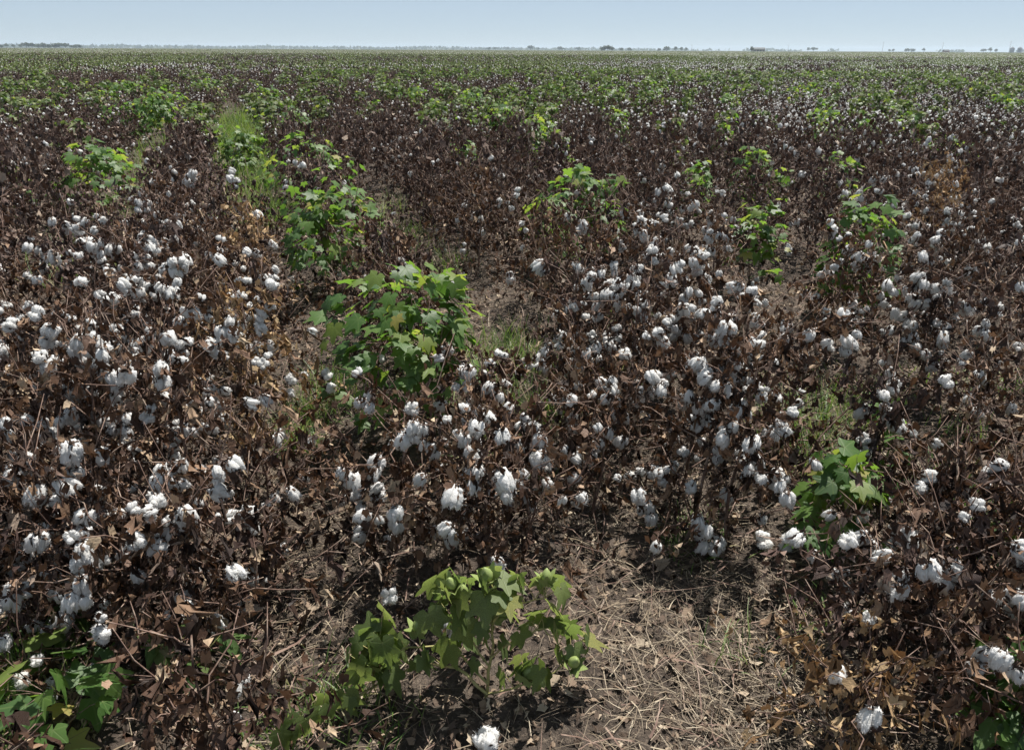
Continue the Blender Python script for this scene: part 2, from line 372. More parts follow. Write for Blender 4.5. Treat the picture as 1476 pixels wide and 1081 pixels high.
def wisps(locks, r, n):
    """loose fibres standing off and hanging from the lint"""
    P = np.concatenate([V for V, F in locks]); C = np.concatenate([np.repeat(V.mean(0)[None], len(V), 0) for V, F in locks])
    i = r.integers(len(P), size=n); O = P[i] - C[i]; O /= np.linalg.norm(O, axis=1, keepdims=True) + 1e-9
    D = O * .6 + r.normal(0, .7, (n, 3)) + np.array((0, 0, .5)); D /= np.linalg.norm(D, axis=1, keepdims=True)
    S = np.cross(D, r.normal(0, 1, (n, 3))); S /= np.linalg.norm(S, axis=1, keepdims=True) + 1e-9
    L = r.gamma(2.0, .0022, n)[:, None] + .003; w = r.uniform(.0004, .0011, n)[:, None]; A = P[i] - O * .001
    V = np.stack([A - S * w, A + S * w, A + D * L * .6 + O * .002, A + D * L], 1).reshape(-1, 3); k = np.arange(n)[:, None] * 4
    return V, np.concatenate([k + np.array([[0, 1, 2]]), k + np.array([[0, 2, 3]])])
def bur_parts(r, size=1.0):
    out = []; n = int(r.integers(4, 6))
    for k in range(n):
        a = 2 * math.pi * k / n + r.uniform(-.2, .2); up = r.uniform(-.3, 2.0)
        prof = [(.003, .004, -.004), (.013, .010, .000), (.023, .009, .007 * up), (.031, .006, .016 * up), (.038, .0006, .024 * up - .003)]
        V = []
        for q, w, z in prof: V += [(q, -w, z + .003), (q, 0, z - .001), (q, w, z + .003)]
        V = np.array(V) * size; c, s_ = math.cos(a), math.sin(a)
        V = np.stack([V[:, 0] * c - V[:, 1] * s_, V[:, 0] * s_ + V[:, 1] * c, V[:, 2]], -1)
        F = [(3 * i + j, 3 * i + j + 1, 3 * i + j + 4, 3 * i + j + 3) for i in range(4) for j in range(2)]
        out.append((V, np.array(F)))
    for k in range(3):                                    # dried bracts
        a = r.uniform(0, 6.3); Vd, Fd, _ = D_MID[int(r.integers(len(D_MID)))]
        m = frame((math.cos(a), math.sin(a), r.uniform(-.5, .6)), (0, 0, 1), (math.cos(a) * .006, math.sin(a) * .006, -.006), .032)
        out.append((Vd @ m[:3, :3].T + m[:3, 3], Fd))
    V, F = tube([(0, 0, -.03), (0, 0, -.012), (0, 0, 0)], [.0018, .0025, .006], 5); out.append((V, F))
    return out
def mesh_of(parts, name, mats):
    b = MB()
    for p in parts: b.add(p[0], p[1], p[2] if len(p) > 2 else 0)
    return b.mesh(name, mats)
br = np.random.default_rng(21)
LINT_RAW = [lint_parts(br, k % 2 == 0, 3) for k in range(14)]
LINT_HI = [mesh_of(p + [wisps(p, br, 520)], 'lint', [M['lint']]) for p in LINT_RAW]
BUR_HI = [mesh_of(bur_parts(br), 'bur', [M['bur']]) for k in range(8)]
MID_RAW = []
for k in range(10):
    b_ = [(V, F, 0) for V, F in lint_parts(br, k % 2 == 0, 2)] + [(V, F, 1) for V, F in bur_parts(br)]
    MID_RAW.append(b_)
BOLL_MID = [mesh_of(p, 'boll', [M['lint'], M['bur']]) for p in MID_RAW]
LOW_RAW = [[(V, F, 0) for V, F in lint_parts(br, k % 2 == 0, 1)[:3]] for k in range(6)]
def green_boll_parts(r):
    I, F = ico(2); V = I * np.array((.015, .015, .021)); V[:, 2] += .02
    V[:, :2] *= (1 - np.clip((V[:, 2:3] - .028) / .02, 0, .7)); V[:, 2] = np.where(V[:, 2] > .036, V[:, 2] + .003, V[:, 2])
    out = [(V, F, 0)]
    for k in range(3):
        a = 2.1 * k + r.uniform(-.2, .2); Vd, Fd, _ = G_HI[k]
        m = frame((math.cos(a) * .5, math.sin(a) * .5, 1), (-math.cos(a), -math.sin(a), .3), (math.cos(a) * .010, math.sin(a) * .010, -.002), .042)
        out.append((Vd @ m[:3, :3].T + m[:3, 3], Fd, 0))
    return out
GREEN_BOLL = [mesh_of(green_boll_parts(br), 'green_boll', [M['gboll']]) for _ in range(3)]
def leaf_meshes(raw, name, mat):
    out = []
    for V, F, lc in raw:
        b = MB(); b.add(V, F, 0, lc, 0.0); out.append(b.mesh(name, [mat]))
    return out
ME_D = {k: leaf_meshes(D_HI, 'dead_leaf', M[k]) for k in ('dead_dark', 'dead_warm', 'dead_rust')}
ME_G = {'green': leaf_meshes(G_HI, 'leaf', M['green']), 'green_dull': leaf_meshes(G_WILT, 'leaf', M['green_dull'])}

# ------------------------------------------------------------------ plant skeletons
UP = np.array((0, 0, 1.0))
def skeleton(r, H, spread, nb, base_r=.0065, lean=None, erect=0.0):
    lean = r.normal(0, .10, 2) if lean is None else np.array(lean)
    n = 8; z = np.linspace(0, H, n)
    xy = lean[None, :] * z[:, None] + np.cumsum(r.normal(0, .008, (n, 2)), 0); xy[0] = 0
    S = np.column_stack([xy, z]); tubes = [(S, np.linspace(base_r, .0022, n), 6)]
    nodes = []
    a0 = r.uniform(0, 6.3)
    for i in range(nb):
        f = .07 + .89 * i / max(1, nb - 1) + r.uniform(-.03, .03); f = min(f, .99)
        k = f * (n - 1); i0 = min(int(k), n - 2); p = S[i0] + (S[i0 + 1] - S[i0]) * (k - i0)
        az = a0 + i * 2.4 + r.normal(0, .35)
        Lb = spread * (1.08 - .70 * f) * r.uniform(.65, 1.2)
        el = .25 + .45 * f + r.normal(0, .18) + erect
        m = int(r.integers(3, 6)); pts = [p]; d = np.array((math.cos(az) * math.cos(el), math.sin(az) * math.cos(el), math.sin(el)))
        zig = 1
        for j in range(m):
            a = zig * r.uniform(.2, .5); zig = -zig
            c, s_ = math.cos(a), math.sin(a); dd = np.array((d[0] * c - d[1] * s_, d[0] * s_ + d[1] * c, d[2] - .11 * j + r.normal(0, .1)))
            p = p + nrm(dd) * Lb / m; p[2] = max(p[2], .02); pts.append(p); nodes.append((p, nrm(np.array((d[0], d[1], 0.05))), f, j / m))
        r0 = base_r * (.55 - .25 * f); tubes.append((np.array(pts), np.linspace(r0, .0014, len(pts)), 4))
    nodes.append((S[-1], nrm((lean[0] + .01, lean[1] + .01, .5)), 1.0, 1.0))
    for i in range(2, n - 1): nodes.append((S[i], nrm((math.cos(i * 2.1 + a0), math.sin(i * 2.1 + a0), .1)), i / (n - 1), 0.0))
    return tubes, nodes
def boll_frames(r, nodes, n, tubes):
    w = np.array([.25 + .8 * nd[3] + .15 * nd[2] for nd in nodes]); w /= w.sum()
    ix = r.choice(len(nodes), size=min(n, len(nodes)), replace=False, p=w); out = []
    for i in ix:
        p, d, f, g = nodes[i]
        hang = r.random() < .75
        e = nrm(d + r.normal(0, .45, 3) + UP * (.1 if hang else .7))
        q = p + e * r.uniform(.02, .04); tubes.append((np.array([p, (p + q) / 2 + UP * .004, q]), [.0016, .0015, .0016], 4))
        ax = nrm(d * r.uniform(.1, .6) - UP * r.uniform(.5, 1) + r.normal(0, .2, 3)) if hang else nrm(d * .7 + UP * r.uniform(.3, 1) + r.normal(0, .25, 3))
        out.append((q, ax, hang, r.uniform(.40, .80)))
        for _ in range(int(r.choice(3, p=(.55, .3, .15)))):
            e = nrm(r.normal(0, .6, 3) - UP * .9); out.append((q + e * .042, nrm(ax + e * .7 + r.normal(0, .3, 3)), hang, r.uniform(.40, .72)))
    return out
def dead_leaf_frames(r, nodes, n, size):
    out = []
    for _ in range(n):
        p, d, f, g = nodes[int(r.integers(len(nodes)))]
        q = p + r.normal(0, .028, 3) + d * r.uniform(0, .03); q[2] = max(q[2], .03)
        y = nrm(d * r.uniform(-.1, .6) + np.array((0, 0, -1)) * r.uniform(.6, 1.5) + r.normal(0, .28, 3))
        out.append((frame(y, nrm(r.normal(0, 1, 3)), q, size * r.uniform(.65, 1.35))))
    return out
def twigs(r, nodes, n, tubes):
    for _ in range(n):
        p, d, f, g = nodes[int(r.integers(len(nodes)))]; e = nrm(d * .6 + UP * r.uniform(.2, 1.4) + r.normal(0, .4, 3)); L = r.uniform(.06, .19)
        q = p + e * L + np.array((0, 0, r.normal(0, .015))); tubes.append((np.array([p, (p + q) / 2 + r.normal(0, .008, 3), q]), [.0021, .0017, .0010], 3))
def dome_leaf_frames(r, n, H, w, size, nodes, tubes):
    """leaves spread over the outside of a leafy mound, each on a petiole from the nearest branch"""
    out = []; NP = np.array([nd[0] for nd in nodes]); ph = r.uniform(0, 6.3, 3)
    for _ in range(n):
        a = r.uniform(0, 6.3); c = r.uniform(-.6, 1.0); s_ = math.sqrt(max(0, 1 - c * c)); o = np.array((math.cos(a) * s_, math.sin(a) * s_, c))
        k = (1 + .16 * math.sin(2 * a + ph[0]) + .12 * math.sin(3 * a + ph[1]) + .10 * math.sin(5 * c + ph[2])) * r.uniform(.74, 1.04)
        q = np.array((o[0] * w * .5 * k, o[1] * w * .5 * k, H * .56 + o[2] * H * .46 * k)); q[2] = max(q[2], .06)
        j = int(np.argmin(((NP - q) ** 2).sum(1) + r.uniform(0, .004, len(NP)))); p = NP[j]
        if np.linalg.norm(p - q) < .2: tubes.append((np.array([p, (p + q) / 2 + UP * .01, q]), [.0015, .0012, .0011], 3))
        oh = nrm((o[0] + r.normal(0, .3), o[1] + r.normal(0, .3), 0)); y = nrm(oh - UP * r.uniform(.0, 1.0) + r.normal(0, .2, 3)); zh = nrm(UP + o * .7 + r.normal(0, .35, 3))
        out.append(frame(y, zh, q, size * r.uniform(.6, 1.15)))
    return out
def green_leaf_frames(r, nodes, n, size, wilt, tubes, bias=1.2):
    w = np.array([.15 + nd[2] ** bias + .5 * nd[3] for nd in nodes]); w /= w.sum(); out = []
    for _ in range(n):
        p, d, f, g = nodes[int(r.choice(len(nodes), p=w))]
        a = r.uniform(0, 6.3); o = nrm(d * .8 + np.array((math.cos(a), math.sin(a), r.uniform(.2, 1.0))) * .9)
        pl = r.uniform(.04, .10) * (1.2 - .4 * wilt); q = p + o * pl
        q[2] = max(q[2], .05)
        tubes.append((np.array([p, p + o * pl * .55 + UP * .008, q]), [.0014, .0012, .0011], 3))
        oh = nrm((o[0], o[1], 0))
        if r.random() < wilt: y = nrm(oh * r.uniform(.15, .6) - UP * r.uniform(.7, 1.2) + r.normal(0, .2, 3)); zh = nrm(oh + UP * .3 + r.normal(0, .3, 3))
        else: y = nrm(oh * 1.0 - UP * r.uniform(-.1, .9) + r.normal(0, .25, 3)); zh = nrm(UP + oh * r.uniform(-.2, .6) + r.normal(0, .35, 3))
        out.append(frame(y, zh, q, size * r.uniform(.6, 1.2)))
    return out

def stem_mesh(tubes, mat):
    b = MB()
    for P, q, k in tubes: b.add(*tube(P, q, k))
    return b.mesh('stem', [mat])
def joined_leaves(frames, raw, r, name, mats, mat_of=None):
    b = MB()
    for m in frames:
        V, F, lc = raw[int(r.integers(len(raw)))]
        b.add(V, F, 0 if mat_of is None else mat_of(), lc, r.random(), m)
    return b.mesh(name, mats)
def put_bolls(root, bolls, r, hi):
    for q, ax, hang, sc in bolls:
        ka = int(r.integers(0, 7)) * 2 + (0 if hang else 1)
        m = axis_frame(ax, r.uniform(0, 6.3), q, sc * (1.0 if hi else .95))
        if hi:
            o = link('boll', BUR_HI[int(r.integers(8))], root, m)
            link('lint', LINT_HI[ka], o)
        else:
            link('boll', BOLL_MID[ka % 10], root, m)

PLANT_CACHE = {}
def dead_plant(loc, rz, H, nboll, mat, lod, r, nleaf=None):
    """lod 0: each leaf its own part; 1: leaves joined; 2: shares the stem and leaves of a pool"""
    root = empty('dead_cotton_plant', loc, rz)
    spread = .43 * r.uniform(.8, 1.2)
    if lod < 2:
        tubes, nodes = skeleton(r, H, spread, int(r.integers(15, 20)), base_r=.0072, erect=.14)
        bolls = boll_frames(r, nodes, nboll, tubes)
        fr = dead_leaf_frames(r, nodes, nleaf or int(r.integers(125, 155)), .043)
        bits = dead_leaf_frames(r, nodes, 330, .024); twigs(r, nodes, 30, tubes)
        link('stem', stem_mesh(tubes, M['stem']), root)
        if lod == 0:
            for m in fr: link('dead_leaf', ME_D[mat][int(r.integers(14))], root, m)
        else:
            o = link('dead_leaves', joined_leaves(fr, D_MID, r, 'dead_leaves', [M[mat]]), root); o['kind'] = 'stuff'
        o = link('dried_bracts', joined_leaves(bits, D_LO, r, 'dried_bracts', [M[mat]]), root); o['kind'] = 'stuff'
        put_bolls(root, bolls, r, True)
    else:
        key = (mat, int(r.integers(9)))
        if key not in PLANT_CACHE:
            tubes, nodes = skeleton(r, .68, .42, 16, base_r=.0072, erect=.14)
            fr = dead_leaf_frames(r, nodes, 150, .050); fr += dead_leaf_frames(r, nodes, 240, .027); twigs(r, nodes, 22, tubes)
            pool = boll_frames(r, nodes, 26, tubes)
            PLANT_CACHE[key] = (stem_mesh(tubes, M['stem']), joined_leaves(fr, D_LO, r, 'dead_leaves', [M[mat]]), pool)
        sm, lm, pool = PLANT_CACHE[key]
        root.scale = (1, 1, H / .68)
        link('stem', sm, root); o = link('dead_leaves', lm, root); o['kind'] = 'stuff'
        ix = r.permutation(len(pool))[:nboll]
        put_bolls(root, [pool[i] for i in ix], r, False)
    return root

def green_plant(loc, rz, H, width, nleaf, size, lod, r, wilt=.15, mat='green', nboll=3, under=35, erect=.08, nb=11, dome=0):
    root = empty('green_cotton_plant', loc, rz)
    tubes, nodes = skeleton(r, max(.12, H - .12), width * .55, nb, erect=erect)
    bolls = boll_frames(r, [n for n in nodes if n[2] < .75] or nodes, nboll, tubes)
    lf = green_leaf_frames(r, nodes, int(nleaf * (1 - dome)), size, wilt, tubes)
    if dome: lf += dome_leaf_frames(r, int(nleaf * dome), H, width, size, nodes, tubes)
    link('stem', stem_mesh(tubes, M['gstem'] if mat == 'green_dull' else M['stem']), root)
    if lod == 0:
        for m in lf: link('leaf', ME_G[mat][int(r.integers(10))], root, m)
    else:
        o = link('leaves', joined_leaves(lf, G_MID, r, 'leaves', [M[mat]]), root); o['kind'] = 'stuff'
    if under:
        o = link('dead_leaves', joined_leaves(dead_leaf_frames(r, [n for n in nodes if n[2] < .7], under, .06), D_MID, r, 'dead_leaves', [M['dead_dark']]), root); o['kind'] = 'stuff'
    put_bolls(root, bolls, r, lod == 0)
    return root

# ------------------------------------------------------------------ the ground
def bed(u):
    """height of the ridge-and-furrow profile across the rows"""
    k = (np.asarray(u) - ROW_U0) / ROW_SP
    return .035 * np.cos(2 * math.pi * k)
def soil_z(x, y):
    u, t = to_ut(np.asarray(x, float), np.asarray(y, float))
    z = .045 + bed(u) + .05 * (noise2(x * 2.1, y * 2.1, 1) - .5) + .035 * (noise2(x * 7, y * 7, 2) - .5) + .05 * np.maximum(noise2(x * 17, y * 17, 3) - .42, 0) * smooth(.3, .7, noise2(x * 3.1, y * 3.1, 9)) + .030 * (noise2(x * 25, y * 25, 6) - .5) * noise2(x * 1.7, y * 1.7, 7) + .014 * (noise2(x * 43, y * 43, 4) - .5)
    e = smooth(0, .8, np.minimum.reduce([x + 8.5, 8.5 - x, y + 1.0, 12.5 - y]))
    return z * e - .03 * (1 - e)
g = MB()
ang = np.linspace(0, 2 * math.pi, 97)[:-1]; rr = [0, 20, 60, 150, 400, 900, 1800, 3200, 4800]
V = [np.zeros((1, 3))] + [np.column_stack([np.cos(ang) * q, np.sin(ang) * q, np.zeros(96)]) for q in rr[1:]]
F = [(0, 1 + i, 1 + (i + 1) % 96) for i in range(96)]
for k in range(len(rr) - 2):
    b0, b1 = 1 + k * 96, 1 + (k + 1) * 96
    for i in range(96):
        j = (i + 1) % 96; F += [(b0 + i, b1 + i, b1 + j), (b0 + i, b1 + j, b0 + j)]
g.add(np.concatenate(V), F); tag(link('ground', g.mesh('ground', [M['ground']])), kind='structure')
nx, ny = 400, 330
gx = np.linspace(-8.5, 8.5, nx); gy = np.linspace(-1, 12.5, ny); X, Y = np.meshgrid(gx, gy)
g = MB(); i, j = np.meshgrid(np.arange(nx - 1), np.arange(ny - 1)); q = j * nx + i
g.add(np.column_stack([X.ravel(), Y.ravel(), soil_z(X, Y).ravel()]), np.stack([q, q + 1, q + nx + 1, q + nx], -1).reshape(-1, 4))
tag(link('soil', g.mesh('soil', [M['soil']])), kind='structure')
def gz(x, y): return float(soil_z(np.array([x]), np.array([y]))[0]) if (-8.5 < x < 8.5 and -1 < y < 12.5) else 0.0

# ------------------------------------------------------------------ the green plants the photograph shows one by one
ROWNAME = {}
green_spots = []        # (x, y, radius) on the ground, kept clear of dead plants
def gspot(px, py, z, **kw):
    p = at(px, py, z); green_spots.append((p.x, p.y, kw.pop('clear', .22))); return p
GG = 'green cotton plants among the dead rows'
GREEN = [  # px, py of canopy middle, width in px, label, options
    (575, 492, 190, 'lush green cotton plant standing beside the straw furrow, nearest upright green one', dict(H=.66, n=125, size=.080, clear=.46)),
    (478, 332, 150, 'wide green cotton bush at the top end of the straw furrow', dict(H=.66, n=120, size=.080)),
    (830, 300, 140, 'rounded bright green cotton bush alone among dark dead plants, centre right', dict(H=.72, n=170, size=.082, clear=.46)),
    (135, 250, 128, 'broad pale-topped green cotton bush near the left edge of the field', dict(H=.66, n=110, size=.09)),
    (1247, 345, 88, 'tall narrow green cotton plant beside a bank of white bolls, right of centre', dict(H=.72, n=95, size=.085)),
    (1095, 338, 55, 'small green cotton plant just left of the tall narrow green one', dict(H=.6, n=50, size=.075)),
    (440, 245, 115, 'spreading green cotton plant right of the weedy furrow', dict(H=.66, n=85, size=.085)),
    (342, 212, 58, 'green cotton plant standing in the weedy furrow', dict(H=.6, n=70, size=.085)),
    (1085, 243, 48, 'slim green cotton plant among brown plants, above the small one', dict(H=.68, n=60, size=.08)),
    (1112, 262, 40, 'low green cotton plant touching the slim one on its right', dict(H=.55, n=35, size=.075)),
    (1004, 264, 38, 'little green cotton plant right of the rounded bright bush', dict(H=.55, n=35, size=.075)),
    (1208, 258, 48, 'sparse green cotton plant behind the tall narrow green one', dict(H=.6, n=35, size=.075)),
    (1040, 203, 34, 'small compact green cotton plant, lower of two stacked above the slim one', dict(H=.6, n=45, size=.08)),
    (1050, 149, 34, 'small domed green cotton plant, upper of two right of centre', dict(H=.66, n=55, size=.09)),
    (1190, 182, 62, 'arched bright green cotton plant, larger of a touching pair on the right', dict(H=.74, n=85, size=.095)),
    (1246, 195, 46, 'arched green cotton plant, smaller of a touching pair on the right', dict(H=.64, n=55, size=.085)),
    (1368, 213, 50, 'lone green cotton plant among brown ones toward the right edge', dict(H=.66, n=60, size=.09)),
    (230, 158, 80, 'large round green cotton bush at the far end of the left rows', dict(H=.78, n=120, size=.10)),
    (180, 132, 52, 'green cotton bush just behind and left of the large round one', dict(H=.78, n=80, size=.10)),
    (175, 168, 48, 'green cotton bush touching the large round one on its left', dict(H=.66, n=70, size=.095)),
    (775, 200, 60, 'tall green cotton bush at the right end of a green patch', dict(H=.74, n=85, size=.095)),
    (800, 217, 40, 'low green cotton bush below the right end of the green patch', dict(H=.55, n=50, size=.09)),
    (725, 178, 60, 'green cotton bush in the middle of the green patch', dict(H=.70, n=75, size=.095)),
    (680, 148, 60, 'green cotton bush at the left end of the green patch', dict(H=.72, n=75, size=.095)),
    (672, 233, 46, 'green cotton bush below the green patch, among brown plants', dict(H=.60, n=45, size=.085)),
    (880, 138, 55, 'green cotton bush behind a band of white bolls, right of the green patch', dict(H=.74, n=65, size=.095)),
    (890, 178, 32, 'slender yellow-green cotton plant below the band of white bolls', dict(H=.68, n=35, size=.085)),
    (945, 138, 42, 'green cotton bush right of the one behind the boll band', dict(H=.70, n=50, size=.095)),
    (1160, 136, 60, 'green cotton bush far off, above the arched pair', dict(H=.74, n=65, size=.10)),
    (4, 254, 30, 'green cotton plant cut by the left edge of the picture', dict(H=.62, n=45, size=.09)),
    (385, 138, 46, 'green cotton bush beyond the weedy furrow on its right', dict(H=.70, n=60, size=.10)),
    (292, 128, 52, 'green cotton bush beyond the weedy furrow on its left', dict(H=.72, n=60, size=.10)),
    (425, 182, 46, 'dull green cotton bush above the spreading one', dict(H=.68, n=60, size=.09)),
    (600, 140, 46, 'green cotton bush left of the green patch', dict(H=.72, n=55, size=.095)),
    (1450, 152, 40, 'green cotton bush far off by the right edge', dict(H=.70, n=50, size=.10)),
]
gr = np.random.default_rng(77)
for px, py, w, lab, o in GREEN:
    H = o['H'] * 1.14; p = gspot(px, py, H * .72, clear=o.get('clear', .44 if py > 225 else .34))
    pn = p * (1 - .46 / p.length); green_spots.append((pn.x, pn.y, .36 if py > 225 else .3)); D = -(CAM_I @ p).z
    width = max(.25, w / F_PX * D)
    lod = 0 if D < 8.2 else 1
    rt = green_plant((p.x, p.y, gz(p.x, p.y) - .01), gr.uniform(0, 6.3), H, width * 1.0 + .06, int(o['n'] * (2.6 if lod == 0 else 4.6)), o['size'] * .87, lod, gr, nboll=3, nb=14, dome=.68)
    tag(rt, lab, 'cotton plant', GG)

# ---- the wilted plant in front: its skeleton is laid out by hand
hr = np.random.default_rng(9)
hb = at(700, 1020, 0.0); hb.z = gz(hb.x, hb.y)
hero = empty('green_cotton_plant', hb); tag(hero, 'wilted green cotton plant with drooping folded leaves and closed bolls, nearest the camera', 'cotton plant', GG)
green_spots.append((hb.x, hb.y, .46)); green_spots.append((at(860, 960).x, at(860, 960).y, .3)); green_spots.append((at(960, 900).x, at(960, 900).y, .34)); green_spots.append((at(1050, 990).x, at(1050, 990).y, .3))
def hp(x, y, z): return np.array(at(x, y, z) - hb)
chains = [([hp(700, 1020, .03), hp(702, 985, .12), hp(712, 930, .24), hp(706, 885, .34), hp(712, 850, .42)], .0055),
          ([hp(702, 1000, .09), hp(660, 960, .15), hp(600, 955, .14), hp(530, 995, .11), hp(465, 1030, .10), hp(410, 1060, .10)], .0048),
          ([hp(703, 985, .12), hp(650, 930, .20), hp(585, 935, .19), hp(540, 950, .20), hp(515, 975, .18)], .0035),
          ([hp(705, 960, .18), hp(665, 905, .28), hp(640, 890, .32), hp(612, 905, .30)], .003),
          ([hp(706, 950, .2), hp(750, 915, .28), hp(785, 905, .31), hp(805, 930, .27)], .003),
          ([hp(702, 1000, .08), hp(760, 985, .14), hp(800, 970, .17), hp(835, 925, .25)], .003),
          ([hp(710, 900, .32), hp(740, 870, .38), hp(785, 862, .41)], .0026),
          ([hp(708, 895, .32), hp(672, 862, .40), hp(640, 850, .42)], .0026),
          ([hp(530, 1005, .11), hp(545, 965, .17), hp(560, 935, .22), hp(545, 915, .26)], .0024)]
tubes, nodes = [], []
for c, r0 in chains:
    P = np.array(c); n = len(P); tt = np.linspace(0, n - 1, (n - 1) * 3 + 1)
    Q = np.column_stack([np.interp(tt, np.arange(n), P[:, k]) for k in range(3)]); Q[1:-1] = (Q[:-2] + Q[1:-1] * 2 + Q[2:]) / 4; Q[1:-1] += hr.normal(0, .003, (len(Q) - 2, 3))
    tubes.append((Q, np.linspace(r0, .0016, len(Q)), 6))
    for k in range(2, len(Q)): d = Q[k] - Q[k - 1]; nodes.append((Q[k], nrm((d[0], d[1], .1)), .4 + .6 * k / len(Q), k / len(Q)))
lf = green_leaf_frames(hr, nodes, 105, .073, .86, tubes, .6)
gb = []
for k in range(11):
    p, d, f, g_ = nodes[int(hr.integers(len(nodes)))]; e = nrm(d + hr.normal(0, .5, 3) + UP * .5); q = p + e * .04
    tubes.append((np.array([p, (p + q) / 2, q]), [.002, .002, .0025], 5)); gb.append(axis_frame(nrm(e + UP * .6), hr.uniform(0, 6), q, hr.uniform(.9, 1.2)))
link('stem', stem_mesh(tubes, M['gstem']), hero)
for m in lf: link('leaf', ME_G['green_dull'][int(hr.integers(10))], hero, m)
for m in gb: link('green_boll', GREEN_BOLL[int(hr.integers(3))], hero, m)

def low_green(px, py, z, H, width, n, size, seed, lab, mat='green', wilt=.2, clear=.15, **kw):
    r = np.random.default_rng(seed); p = gspot(px, py, z, clear=clear)
    rt = green_plant((p.x, p.y, gz(p.x, p.y) - .01), r.uniform(0, 6), H, width, n, size, 0, r, wilt=wilt, mat=mat, nboll=kw.get('nboll', 0), under=kw.get('under', 0), nb=kw.get('nb', 6))
    tag(rt, lab, 'cotton plant', GG); return rt
low_green(85, 1058, .09, .19, .30, 28, .082, 31, 'low green cotton seedling with broad leaves in the bottom left corner', wilt=.1, clear=.36)
low_green(1468, 1040, .14, .27, .32, 44, .088, 32, 'green cotton plant with broad leaves in the bottom right corner', wilt=.3, clear=.34)
low_green(1205, 765, .16, .40, .46, 110, .072, 33, 'low bright green cotton plant tangled in dead stems, right foreground', wilt=.3, clear=.32)
low_green(1310, 660, .25, .42, .46, 26, .075, 34, 'sparse green cotton plant with few leaves above the low bright one', wilt=.4, clear=.05, under=25)
low_green(1400, 790, .15, .26, .26, 18, .06, 36, 'small green cotton sprout right of the low bright green plant', wilt=.2, clear=.05)

# ------------------------------------------------------------------ the dead plants, row by row
BOLLY = [  # px, py, radius in px, bolls added
    (190, 620, 210, 14), (120, 800, 230, 20), (300, 520, 120, 10), (250, 350, 75, 10), (630, 700, 180, 19), (930, 560, 140, 19),
    (1060, 660, 130, 19), (1110, 730, 100, 15), (1000, 400, 120, 16), (1340, 380, 130, 16), (1250, 520, 170, 8), (1420, 480, 110, 6),
    (1300, 160, 220, 9), (1000, 150, 150, 6), (1300, 700, 90, 5), (1330, 930, 140, 18), (620, 215, 60, 8), (720, 300, 40, 4), (60, 290, 60, 4), (1150, 360, 70, 7),
    (40, 540, 90, 4), (300, 810, 60, 6), (560, 640, 60, 4)]
def nbolls(x, y, r):
    px, py = proj((x, y, .45)); b = .3 + 2.0 * float(noise2(x * .45, y * .45, 8))
    for cx, cy_, q, a in BOLLY:
        d = math.hypot(px - cx, (py - cy_) * (1.0 if cy_ > 330 else 1.7)) / q
        b += a * float(1 - smooth(.5, 1.25, d))
    if px > 560 and py < 300: b += 2.5 * float(smooth(560.0, 1000.0, px))
    return b * r.uniform(.5, 1.35) * 1.05
GAPS = [(690, 480, .44), (655, 430, .42), (600, 375, .34), (575, 345, .3), (750, 520, .32), (775, 590, .28), (1170, 620, .36), (1130, 650, .22), (440, 600, .24), (455, 545, .22), (430, 470, .2), (1020, 845, .2), (395, 930, .14), (150, 385, .26), (165, 345, .34), (190, 310, .4), (1430, 760, .24)]
gap_pts = [(at(x, y, .05), q) for x, y, q in GAPS]
RUST = [(1355, 335, 26), (375, 390, 30), (1180, 1020, 90), (360, 560, 40), (215, 290, 25)]
ORD = {i: w for i, w in enumerate('zeroth first second third fourth fifth sixth seventh eighth ninth tenth eleventh twelfth thirteenth fourteenth fifteenth sixteenth seventeenth eighteenth nineteenth twentieth'.split())}
def ordinal(n): return ORD.get(n) or f"{n}{'th' if 10 <= n % 100 <= 20 else {1: 'st', 2: 'nd', 3: 'rd'}.get(n % 10, 'th')}"
def row_phrase(k):
    n = k if k >= 1 else 1 - k
    return f"{ordinal(n)} row {'right' if k >= 1 else 'left'} of straw furrow"
pr = np.random.default_rng(42)
cands = []
LIM = 15.2
def closed(k, t, D):
    """whether plants lean or stray into the furrow right of row k at distance t along it"""
    if k == 0: return t > 8.5 and pr.random() < .6
    if k == -1: return 1.95 < t < 3.4 or (t < 7 and pr.random() < .35) or (t > 22 and pr.random() < .5)
    if k == -2: return t < 5.2 or t > 17
    if k == 1: return not (2.0 < t < 3.6)
    return True
def consider(k, u, t):
    x, y = ut(u, t)
    if y < .9 or y > 40: return
    D = math.hypot(x, y)
    if D > LIM + 4 or D < 1.25: return
    px, py = proj((x, y, .4)); px2, py2 = proj((x, y, .7))
    if px < -90 - 300 / D or px > W_PX + 90 + 300 / D or py2 > H_PX + 120: return
    if any(math.hypot(x - a, y - b) < q for a, b, q in green_spots): return
    if any(math.hypot(x - p.x, y - p.y) < q for p, q in gap_pts): return
    cands.append((D, k, t, x, y, px, py))
for k, du, t0, t1 in ((-1, .30, 2.0, 6.5), (-1, -.3, 1.8, 6.5), (1, -.30, 1.9, 4.5), (0, -.26, 2.2, 3.6), (-2, .3, 3.5, 5.0), (-1, .12, 1.4, 2.1), (-1, -.35, 1.5, 2.3), (1, .28, .8, 2.2), (1, -.05, 1.0, 2.0), (2, -.4, .6, 2.4), (0, -.1, 2.1, 2.9), (0, .26, 2.15, 3.0), (0, .48, 2.3, 3.1), (1, -.32, 4.5, 8.0), (1, -.45, 2.0, 3.2), (-1, .5, 3.6, 6.0)):      # plants standing wide of their row
    t = t0
    while t < t1: consider(k, ROW_U0 + ROW_SP * k + du + pr.normal(0, .05), t); t += pr.uniform(.32, .6)
